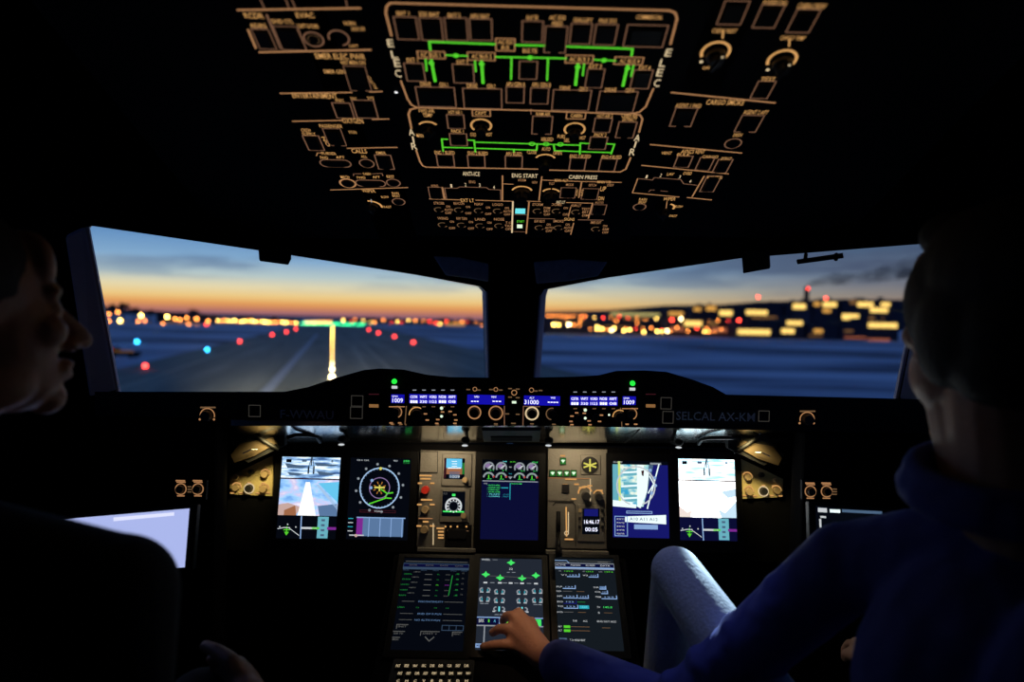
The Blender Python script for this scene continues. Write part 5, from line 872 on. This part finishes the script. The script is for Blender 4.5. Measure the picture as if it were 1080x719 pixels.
for k, (x, y) in enumerate(((436, 363), (416, 356.5), (399, 352.5), (389, 349))): lamp('runway_light', ground(x, y), .4+k*.06, 'l_redrunway', ORD[k]+' red light along the right edge of the runway', 'light', 'red edge lights right of the runway')
lamp('taxiway_light', ground(218.5, 371.5), .32, 'l_cyan', 'nearer blue taxiway light on the dark ground left of the runway', 'light', 'blue taxiway lights'); lamp('taxiway_light', ground(144.5, 363), .42, 'l_cyan', 'farther blue taxiway light on the snow at far left', 'light', 'blue taxiway lights')
for k in range(36):
    d = 92+k*15; p = rw(.0, d, 0); q = 'nearest light of the yellow runway centre line' if k == 0 else ('second nearest light of the yellow runway centre line' if k == 1 else 'yellow light far along the runway centre line')
    lamp('centreline_light', p, (.30, .22, .16, .12)[min(k, 3)]+k*.0028, 'l_yellow' if k > 2 else 'l_white', q, 'light', 'yellow runway centre line lights', .1)
for k in range(22): p = rw(-31+k*3.0, 745); lamp('threshold_light', p, .62, 'l_green', 'green light in the row across the far runway end', 'light', 'green lights across the far runway end', .3)
for k in range(14): p = ground(316+k*2.6, 345-k*.1); p = rw((p-O0).dot(SD), 800+k*14); lamp('approach_light', p, .5, 'l_yellow' if k % 3 else 'l_redrunway', 'yellow approach light beyond the far end of the runway', 'light', 'approach lights beyond the runway', 1.2)
# streak of a service vehicle with red lamp at the far left
o = thing('service_vehicle', 'low service vehicle with glowing orange-red lights at far left beside the taxiway', 'vehicle', ground(131, 377)); p = ground(131, 377)
mb = MB(); mb.box((p.x-3.4, p.y-1, GZ+.4), (p.x+2.6, p.y+1, GZ+1.1), 'dark'); mb.box((p.x-3.4, p.y-1, GZ+1.1), (p.x-1.2, p.y+1, GZ+1.9), 'dark'); mb.build('body', o, bevel=.08)
for a in (-2.4, 1.7):
    for b in (-1.05, .85): mb = MB(); mb.cyl((p.x+a, p.y+b, GZ+.42), (p.x+a, p.y+b+.2, GZ+.42), .42, .42, 'black', 16); mb.build('wheel', o)
mb = MB(); mb.box((p.x-3.3, p.y-1.06, GZ+1.2), (p.x-1.6, p.y-1.0, GZ+1.7), 'l_red'); mb.build('brake_light', o); mb = MB(); mb.box((p.x-1.3, p.y-1.06, GZ+1.12), (p.x+2.3, p.y-1.0, GZ+1.3), 'w_dim'); mb.build('side_light', o)
MT['l_red'].node_tree.nodes['Emission'].inputs[1].default_value = 1.2; emi('l_redlamp', '#ff4030', 14)
# hills on the horizon
def hills(pts, Y, name):
    mb = MB(); top = [at(x, y, Y) for x, y in pts]; n = len(top); vs = top+[V((p.x, Y+250, p.z-6)) for p in top]+[V((p.x, Y-250, GZ)) for p in top]+[V((p.x, Y+500, GZ)) for p in top]
    fs = []
    for i in range(n-1): fs += [(2*n+i, 2*n+i+1, i+1, i), (i, i+1, n+i+1, n+i), (n+i, n+i+1, 3*n+i+1, 3*n+i), (2*n+i+1, 2*n+i, 3*n+i, 3*n+i+1)]
    fs += [(0, n, 3*n, 2*n), (n-1, 3*n-1, 4*n-1, 2*n-1)]; mb.add(vs, fs, 'ridge'); struct(mb, name)
hills([(540, 333), (575, 329), (640, 327), (700, 322), (760, 321), (800, 318), (850, 317), (900, 316), (960, 316), (1100, 320)], 3000, 'hills')
hills([(60, 322), (110, 324), (150, 327), (220, 331), (300, 333), (420, 336), (545, 339)], 3200, 'hills')
# dark tree belt at left
for k, (x, y, r) in enumerate(((107, 322, 3.8), (119, 321, 4.2), (130, 320, 5), (142, 324, 4.5), (158, 327, 4.5), (169, 328, 4))):
    p = at(x, y, 590); q = V((p.x, 590, GZ)); o = thing('tree', ('first' if k == 0 else ('second', 'third', 'fourth', 'fifth', 'rightmost')[k-1])+' dark tree of the belt at the left, counted from the left', 'tree', q, 'dark trees at the left')
    mb = MB(); mb.cyl(q, V((p.x, 590, p.z-r*.4)), .5, .3, 'tree', 8); mb.build('trunk', o); mb = MB()
    for i in range(9): mb.ell(V((p.x+random.uniform(-.6, .6)*r, 590+random.uniform(-.5, .5)*r, p.z-r*.45*.9+random.uniform(-.35, .3)*r)), (r*.4, r*.4, r*.33), 'tree', nu=10, nv=7)
    mb.build('crown', o)
# street lamps and floodlights
def pole(x, y, Y, r, mat, label, group, name='street_lamp'):
    p = at(x, y, Y); o = thing(name, label, 'lamp', V((p.x, Y, GZ)), group); mb = MB(); mb.cyl((p.x, Y, GZ), (p.x, Y, p.z), .15, .1, 'snowpole', 6); mb.box((p.x-.4, Y-.3, p.z), (p.x+.4, Y+.3, p.z+.25), 'snowpole'); mb.build('mast', o); mb = MB(); mb.ell(p-V((0, .3, .1)), r, mat, nu=10, nv=6); mb.build('lamp_head', o, True)
LEFT = [(115, 331, .75, 'l_orange', 'orange lamp, upper left'), (124.5, 329, .8, 'l_orange', 'orange lamp, topmost'), (115, 338.5, .7, 'l_orange', 'dull orange lamp, lower left'), (127, 338, 1.0, 'l_yellow', 'largest yellow lamp'), (149, 332.5, 1.0, 'l_yellow', 'bright yellow lamp standing alone above its neighbours'), (146, 338.5, .65, 'l_orange', 'orange lamp beneath the bright lone lamp'), (153, 338, .6, 'l_orange', 'orange lamp right of and below the bright lone lamp'),
        (176.5, 334, .95, 'l_yellow', 'bright yellow lamp left of the orange cluster'), (172, 341, .6, 'l_orange', 'low orange lamp left of the orange cluster'), (185, 336, .75, 'l_orange', 'left orange lamp of the cluster'), (190, 337, .7, 'l_orange', 'middle orange lamp of the cluster'), (197, 335, .7, 'l_orange', 'right orange lamp of the cluster'), (199, 342, .7, 'l_orange', 'low orange lamp below the cluster'), (207.6, 336, .8, 'l_orange', 'orange lamp beside the control tower'), (208, 343, .6, 'l_orange', 'low orange lamp under the control tower'), (212, 345, .85, 'l_white', 'lowest white-green lamp'), (219.6, 338.5, .8, 'l_orange', 'orange lamp next to the long lit terminal'), (218, 342, .7, 'l_redlamp', 'reddish lamp next to the long lit terminal')]
for x, y, r, m_, lb in LEFT: pole(x, y, 520, r*1.15, m_, lb+', through the left window', 'street lamps seen through the left window')
for k in range(25): x = 226+k*3.6; pole(x, 337.5+k*.12+random.uniform(-.6, .6), 640, random.uniform(.55, .95), random.choice(['l_yellow', 'l_yellow', 'l_orange']), 'yellow floodlight in the long row between the tower and the runway', 'floodlights in the long yellow row', 'floodlight')
for k in range(9): x = 318+k*3.4; pole(x, 340.5+random.uniform(-1, 1), 900, .7, random.choice(['l_yellow', 'l_orange', 'l_redlamp']), 'small warm floodlight just left of the runway end', 'floodlights left of the runway end', 'floodlight')
for k in range(22): x = 362+k*6.9+random.uniform(-2, 2); pole(x, 338+k*.16+random.uniform(-2, 1.5), 900, random.uniform(.6, 1.1), random.choice(['l_orange', 'l_orange', 'l_yellow', 'l_redlamp']), 'warm town lamp between the runway end and the centre post', 'town lamps right of the runway end')
RL = [(570, 342, .7, 'l_white', 'pinkish white lamp beside the centre post'), (584, 342, .9, 'l_yellow', 'broad yellow lamp, second from the centre post'), (589, 342.2, .7, 'l_yellow', 'yellow lamp, third from the centre post'), (600, 342, 1.0, 'l_white', 'bright white lamp under the orange row'), (605, 342.5, .6, 'l_orange', 'orange lamp right of the bright white lamp'), (612, 338, .6, 'l_orange', 'orange lamp above the bright white lamp'), (630, 347, .75, 'l_yellow', 'left of the yellow pair on the snow edge'), (635, 346.5, .75, 'l_yellow', 'right of the yellow pair on the snow edge'),
      (645, 348, .75, 'l_white', 'single white lamp on the snow edge'), (658, 348.5, .75, 'l_yellow', 'left lamp of the second pair on the snow edge'), (664, 347.5, .7, 'l_yellow', 'right lamp of the second pair on the snow edge'), (679, 350, .75, 'l_yellow', 'single yellow lamp between two bright groups on the snow edge'), (693, 349.3, .8, 'l_yellow', 'left lamp of the bright group of three'), (698, 349.5, .7, 'l_yellow', 'middle lamp of the bright group of three'), (703.5, 348.8, .85, 'l_white', 'right lamp of the bright group of three'),
      (718, 336, .8, 'l_white', 'white lamp beside a red light'), (747, 349.5, .9, 'l_orange', 'lower orange lamp before the brown hangar'), (745, 346, .6, 'l_orange', 'upper orange lamp before the brown hangar'), (650, 338, .6, 'l_orange', 'orange lamp under the pale hall'), (672, 340, .5, 'l_orange', 'dim orange lamp under the right end of the pale hall'), (597, 335, .4, 'l_orange', 'small orange lamp in the row, fourth')]
for x, y, r, m_, lb in RL: pole(x, y, 440, r*.85, m_, lb+', through the right window', 'lamps at the snow edge seen through the right window')
for k in range(10): pole(577.5+k*4.4, 333+k*.05, 560, .55, 'l_orange', 'small orange lamp in the straight row beside the centre post', 'straight row of orange lamps')
for k in range(34): x = 612+k*4.7+random.uniform(-2, 2); pole(x, random.uniform(332, 336)+(x-600)*.02 if k % 2 else random.uniform(341, 346)+(x-600)*.035, 434 if k % 2 == 0 else 545, random.uniform(.35, .6), random.choice(['l_orange', 'l_orange', 'l_redlamp', 'l_yellow']), 'small orange lamp scattered between the sheds and hangars', 'scattered small orange lamps')
for x, y, lb in ((799.5, 313, 'red warning light high on a mast left of the smoking chimney'), (871, 314.5, 'red warning light high on a mast right of the smoking chimney'), (708.5, 337, 'red light beside the white lamp'), (779.3, 337.5, 'red light on the wall left of the big lit block'), (851.5, 302, 'red light on top of the smoking chimney')):
    if y > 305: pole(x, y, 436 if y > 330 else 645, 1.0 if y < 330 else .8, 'l_redlamp', lb, 'red warning lights', 'warning_light')
# buildings
B = [(642, 700, 329, 560, 'facade', 'long hall with a pale lit upper wall near the centre post'), (704, 727, 326, 560, 'facade', 'narrow dark block right of the long pale hall'), (729, 757.5, 322, 620, 'facade', 'dark block with two small lit windows, left of the tall masts'), (760, 784, 323, 620, 'facade', 'dark block with one lit strip and a small top light'), (786, 826, 320, 620, 'facade', 'wide dark block with a long lit strip over a dim one'), (829, 856, 318, 620, 'facade', 'dark block at the foot of the smoking chimney'), (859, 885, 316.5, 620, 'facade', 'tall dark block right of the chimney with stacked lit strips'), (888, 948, 316, 620, 'facade', 'widest dark block at the right end of the skyline'),
     (565, 626, 337, 460, 'facade', 'low dark shed beside the centre post'), (704, 742, 336, 450, 'facadebrown', 'low brown hangar with one yellow lit strip'), (744, 774, 339, 460, 'facadebrown', 'brown hangar glowing dim red, without lit strips'), (776, 821.5, 340, 440, 'facade', 'low block with the longest bright yellow strip'), (824, 849, 336, 440, 'facade', 'low block with two short yellow strips'), (852, 884, 343, 440, 'facade', 'low dark block with a single tiny lit window'), (886, 948, 338, 440, 'facade', 'low block at the far right with a wide yellow strip'), (628, 701, 341, 472, 'facade', 'low dark shed under the pale hall'),
     (362, 438, 336, 960, 'facade', 'flat dark buildings right of the runway end'), (440, 515, 337, 960, 'facade', 'flat dark buildings beside the left of the centre post'), (224, 311, 336, 700, 'facade', 'long low terminal behind the yellow floodlights'), (165, 220, 331, 600, 'facade', 'dark hangar at the left behind the orange cluster')]
Wn = [(713, 330.6, 15, 4, 'w_mid'), (731, 341, 18, 5.5, 'w_bright'), (765.5, 330, 13, 5.5, 'w_bright'), (798, 329.4, 22, 5, 'w_bright'), (806, 334.7, 26, 3, 'w_dim'), (795, 350, 34, 6, 'w_bright'), (843, 323, 13, 5.5, 'w_bright'), (838, 340.5, 16, 4.5, 'w_bright'), (831, 349, 13, 5, 'w_bright'), (863, 349, 9, 4, 'w_mid'), (866, 334.7, 21, 5, 'w_bright'), (872, 327.5, 8, 4, 'w_mid'), (875, 321, 14, 5, 'w_bright'), (861.5, 320.5, 6, 4, 'w_mid'), (897, 334, 17, 6, 'w_bright'), (912.6, 321, 16, 5, 'w_bright'), (900, 318.5, 7, 4, 'w_dim'), (934, 321, 9, 4, 'w_bright'), (927, 327, 18, 5, 'w_bright'), (931, 343, 30, 5.5, 'w_bright'), (924, 335.5, 15, 3, 'w_dim'), (927, 358.5, 22, 3, 'w_red'), (902, 356, 22, 2, 'w_red'), (895, 349, 9, 2, 'w_dim'),
      (670, 331.5, 51, 4, 'w_pale'), (668, 336, 20, 3, 'w_dim'), (735.5, 326, 7, 4, 'w_mid'), (750, 325, 10, 5, 'w_mid'), (776, 323.3, 5, 4, 'w_mid'), (752, 341, 10, 4, 'w_dim'), (760, 348, 20, 5, 'w_red'), (714, 347, 14, 4, 'w_red'), (600, 340, 30, 2, 'w_dim'), (650, 344.5, 30, 2, 'w_dim'), (400, 342, 20, 2, 'w_dim'), (480, 342, 20, 2.4, 'w_mid'), (462, 341, 12, 2, 'w_dim'), (270, 340, 80, 2, 'w_mid'), (190, 339, 30, 2.2, 'w_dim'), (742, 352, 14, 2, 'w_red'), (860, 354, 14, 1.6, 'w_dim')]
used = set()
for x0, x1, yt, Y, mt, lb in sorted(B, key=lambda q: q[3]):
    a = at(x0, yt, Y); b = at(x1, yt, Y); o = thing('building', lb, 'building', V(((a.x+b.x)/2, Y+8, GZ)), 'buildings along the horizon'); mb = MB(); z = (a.z+b.z)/2; mb.box((a.x, Y, GZ), (b.x, Y+18, z), mt); mb.box((a.x+(b.x-a.x)*.3, Y+4, z), (a.x+(b.x-a.x)*.45, Y+10, z+1.6), mt); mb.box((a.x+(b.x-a.x)*.7, Y+3, z), (a.x+(b.x-a.x)*.76, Y+8, z+2.6), mt); mb.box((a.x-.3, Y-.25, z-.5), (b.x+.3, Y+18.3, z+.15), mt); mb.build('walls', o)
    for i, (x, y, w, h_, m_) in enumerate(Wn):
        if i in used or not (x0-1 <= x-w/2+2 and x+w/2-2 <= x1+1 and y-h_/2 > yt-.8): continue
        if Y > 500 and y > 338+(x-540)*.021+5904/Y*1.1 and Y < 650: pass
        used.add(i); p = at(x-w/2, y-h_/2, Y-.1); q = at(x+w/2, y+h_/2, Y-.1); mb = MB(); mb.box((p.x, Y-.35, max(q.z, GZ+.2)), (q.x, Y-.02, p.z), m_); nb_ = max(1, int(abs(q.x-p.x)/3))
        for k in range(1, nb_): xx = p.x+(q.x-p.x)*k/nb_; mb.box((xx-.12, Y-.4, max(q.z, GZ+.2)), (xx+.12, Y-.34, p.z), 'dark')
        mb.build('window', o)
# control tower at left
p = at(203.5, 331, 640); o = thing('control_tower', 'slim dark control tower rising among the orange lamps at the left', 'tower', V((p.x, 640, GZ))); mb = MB(); mb.cyl((p.x, 640, GZ), (p.x, 640, p.z), 2.6, 2.0, 'facade', 12); mb.build('shaft', o); mb = MB(); mb.cyl((p.x, 640, p.z), (p.x, 640, p.z+3), 3.2, 4, 'facade', 12); mb.cyl((p.x, 640, p.z+3), (p.x, 640, p.z+4), 4.2, 3.2, 'dark', 12); mb.cyl((p.x, 640, p.z+4), (p.x, 640, p.z+8), .2, .1, 'dark', 6); mb.build('cab', o)
# chimney and its smoke
p = at(851, 303, 760); o = thing('chimney', 'tall dark chimney trailing smoke over the right skyline', 'chimney', V((p.x, 760, GZ))); mb = MB(); mb.cyl((p.x, 760, GZ), (p.x, 760, p.z), 3.6, 2.6, 'chimneybrick', 20); mb.build('stack', o); mb = MB(); mb.cyl((p.x, 760, p.z-.8), (p.x, 760, p.z+.4), 3.1, 3.1, 'dark', 20); mb.build('rim', o); mb = MB(); mb.ell((p.x, 756.5, p.z-1.5), .9, 'l_redlamp', nu=10, nv=6); mb.build('warning_light', o)
m = bpy.data.materials.new('smoke'); m.use_nodes = True; nt = m.node_tree; nt.nodes.clear(); N = nt.nodes.new; out = N('ShaderNodeOutputMaterial'); pv = N('ShaderNodeVolumePrincipled'); pv.inputs['Color'].default_value = (.12, .11, .16, 1); pv.inputs['Anisotropy'].default_value = .2
tc = N('ShaderNodeTexCoord'); nz = N('ShaderNodeTexNoise'); nz.inputs['Scale'].default_value = .05; nz.inputs['Detail'].default_value = 3; mr = N('ShaderNodeMapRange'); mr.inputs['From Min'].default_value = .36; mr.inputs['From Max'].default_value = .6; mr.inputs['To Max'].default_value = .075
nt.links.new(tc.outputs['Object'], nz.inputs['Vector']); nt.links.new(nz.outputs['Fac'], mr.inputs[0]); nt.links.new(mr.outputs[0], pv.inputs['Density']); nt.links.new(pv.outputs[0], out.inputs['Volume']); MT['smoke'] = m
mb = MB(); pts = [at(x, y, 760+i*4) for i, (x, y) in enumerate(((851, 301), (858, 298.5), (868, 296.5), (880, 294), (892, 294), (906, 293.5), (920, 291), (934, 288), (948, 285), (965, 281), (990, 278)))]
mb.tube(pts, [2.2, 3.6, 5, 7.5, 6.5, 6.5, 7.5, 10, 11, 13, 14], 'smoke', 14); o = mb.build('smoke', smooth=True); tag(o, 'dark smoke plume drifting right from the chimney', 'smoke'); o['kind'] = 'stuff'
# ================================================================== SKY AND LIGHTS
w = bpy.data.worlds.new('dusk'); S.world = w; w.use_nodes = True; nt = w.node_tree; nt.nodes.clear(); N = nt.nodes.new; L = nt.links.new
out = N('ShaderNodeOutputWorld'); bg = N('ShaderNodeBackground'); tc = N('ShaderNodeTexCoord'); sx = N('ShaderNodeSeparateXYZ'); L(tc.outputs['Generated'], sx.inputs[0])
def ramp(stops, src):
    r = N('ShaderNodeValToRGB'); el = r.color_ramp.elements
    while len(el) < len(stops): el.new(.5)
    for i, (p, c) in enumerate(stops): el[i].position = p; el[i].color = (*lin(c), 1)
    L(src, r.inputs[0]); return r.outputs[0]
def mathn(op, a, b=None, c=None, clamp=False):
    n = N('ShaderNodeMath'); n.operation = op; n.use_clamp = clamp
    for i, v in enumerate((a, b, c)):
        if v is None: continue
        if isinstance(v, (int, float)): n.inputs[i].default_value = v
        else: L(v, n.inputs[i])
    return n.outputs[0]
def mix(f, a, b):
    n = N('ShaderNodeMix'); n.data_type = 'RGBA'
    for k, v in (('Factor', f), ('A', a), ('B', b)):
        if isinstance(v, tuple): n.inputs[k].default_value = (*v, 1)
        elif isinstance(v, (int, float)): n.inputs[k].default_value = v
        else: L(v, n.inputs[k])
    return n.outputs['Result']
el_ = mathn('MULTIPLY', sx.outputs['Z'], 5.0)          # 0..1 over the lowest 11.5 degrees
Lc = ramp([(0, '#7c5c78'), (.035, '#c07868'), (.08, '#eaa05c'), (.125, '#f4cc84'), (.19, '#ecdcb0'), (.27, '#bccccc'), (.38, '#86acd0'), (.58, '#5688c0'), (1, '#2c548c')], el_)
Rc = ramp([(0, '#5c4450'), (.05, '#a06c58'), (.12, '#a88468'), (.22, '#88807e'), (.34, '#667084'), (.5, '#4a5c78'), (1, '#22345a')], el_)
# azimuth: how far right of the sunset
azi = mathn('ARCTAN2', sx.outputs['X'], sx.outputs['Y']); fr_ = N('ShaderNodeMapRange'); fr_.interpolation_type = 'SMOOTHSTEP'; fr_.inputs['From Min'].default_value = -.04; fr_.inputs['From Max'].default_value = .56; L(azi, fr_.inputs[0])
fl_ = N('ShaderNodeMapRange'); fl_.inputs['From Min'].default_value = -.75; fl_.inputs['From Max'].default_value = -1.2; L(azi, fl_.inputs[0])
col = mix(fr_.outputs[0], Lc, Rc); col = mix(fl_.outputs[0], col, lin('#6a86b4'))
mp = N('ShaderNodeMapping'); mp.inputs['Scale'].default_value = (2.2, 2.2, 16); mp.inputs['Rotation'].default_value = (0, rad(3), 0); L(tc.outputs['Generated'], mp.inputs[0]); nz = N('ShaderNodeTexNoise'); nz.inputs['Scale'].default_value = 2.2; nz.inputs['Detail'].default_value = 6; nz.inputs['Roughness'].default_value = .55; L(mp.outputs[0], nz.inputs['Vector'])
cf = N('ShaderNodeMapRange'); cf.interpolation_type = 'SMOOTHSTEP'; cf.inputs['From Min'].default_value = .44; cf.inputs['From Max'].default_value = .60; L(nz.outputs['Fac'], cf.inputs[0])
hi = N('ShaderNodeMapRange'); hi.inputs['From Min'].default_value = .03; hi.inputs['From Max'].default_value = .075; L(sx.outputs['Z'], hi.inputs[0])
cloud = mix(fr_.outputs[0], lin('#6a84a4'), lin('#46506a'))
col = mix(mathn('MULTIPLY', mathn('MULTIPLY', cf.outputs[0], hi.outputs[0]), .85), col, cloud)
# overhead sky: deep dusk blue above the bright band, darkness below the horizon
up = N('ShaderNodeMapRange'); up.inputs['From Min'].default_value = .16; up.inputs['From Max'].default_value = .5; L(sx.outputs['Z'], up.inputs[0]); col = mix(up.outputs[0], col, (.030, .085, .28))
dn = N('ShaderNodeMapRange'); dn.inputs['From Min'].default_value = -.02; dn.inputs['From Max'].default_value = 0; L(sx.outputs['Z'], dn.inputs[0]); col = mix(dn.outputs[0], (.02, .03, .06), col)
# behind the aircraft the sky is already night
bk = N('ShaderNodeMapRange'); bk.inputs['From Min'].default_value = -.5; bk.inputs['From Max'].default_value = .3; L(sx.outputs['Y'], bk.inputs[0]); col = mix(bk.outputs[0], (.02, .05, .16), col)
L(col, bg.inputs[0]); bg.inputs[1].default_value = 1; L(bg.outputs[0], out.inputs[0])
def light(kind, name, loc, target, power, col, **k):
    d = bpy.data.lights.new(name, kind); d.energy = power; d.color = col; [setattr(d, a, b) for a, b in k.items()]
    o = bpy.data.objects.new(name, d); COL.objects.link(o); o.location = loc; dv = V(target)-V(loc); o.rotation_euler = dv.to_track_quat('-Z', 'Y').to_euler(); return o
warm = (1, .78, .48); gold = (1, .80, .34)
# lamps under the glareshield that light the instrument panels
c = at(469, 466, 1.42); light('AREA', 'panel_or_fill_lamp', c, MP.at(470, 500), .22, warm, size=.05)
c = at(609, 466, 1.42); light('AREA', 'panel_or_fill_lamp', c, MP.at(609, 500), .22, warm, size=.05)
for x, y, tx_, ty in ((285, 462, 262, 505), (788, 464, 806, 508)): light('SPOT', 'panel_or_fill_lamp', at(x, y, 1.42), MP.at(tx_, ty), 1.6, gold, spot_size=rad(70), spot_blend=.9, shadow_soft_size=.01)
# added fill spots without fixtures: warm for the hand, blue for the sleeve
light('SPOT', 'fill_spot', (.16, 1.02, 1.50), LP.at(548, 682, .02), 10, (1, .62, .38), spot_size=rad(12), spot_blend=.8, shadow_soft_size=.01)
light('SPOT', 'fill_spot', (.20, 1.2, 1.48), (.30, 1.04, .68), 3.0, (.35, .42, 1), spot_size=rad(36), spot_blend=.9, shadow_soft_size=.02)
light('SPOT', 'panel_or_fill_lamp', at(748, 469, 1.418), at(750, 600, 1.15), 26, (.60, .82, 1), spot_size=rad(22), spot_blend=.8, shadow_soft_size=.006)  # unseen spot added under the glareshield to brighten the right pilot's knee
# taxi light under the nose
light('SPOT', 'taxi_light', V((0, 4, GZ+3.5)), rw(-2, 150, 2.0), 1.8e6, (1, .93, .70), spot_size=rad(26), spot_blend=1, shadow_soft_size=.2)
vs = S.view_settings; S.display_settings.display_device = 'sRGB'; vs.view_transform = 'Standard'; vs.look = 'None'; vs.gamma = 1; vs.exposure = 0
try: vs.use_curve_mapping = False
except Exception: pass
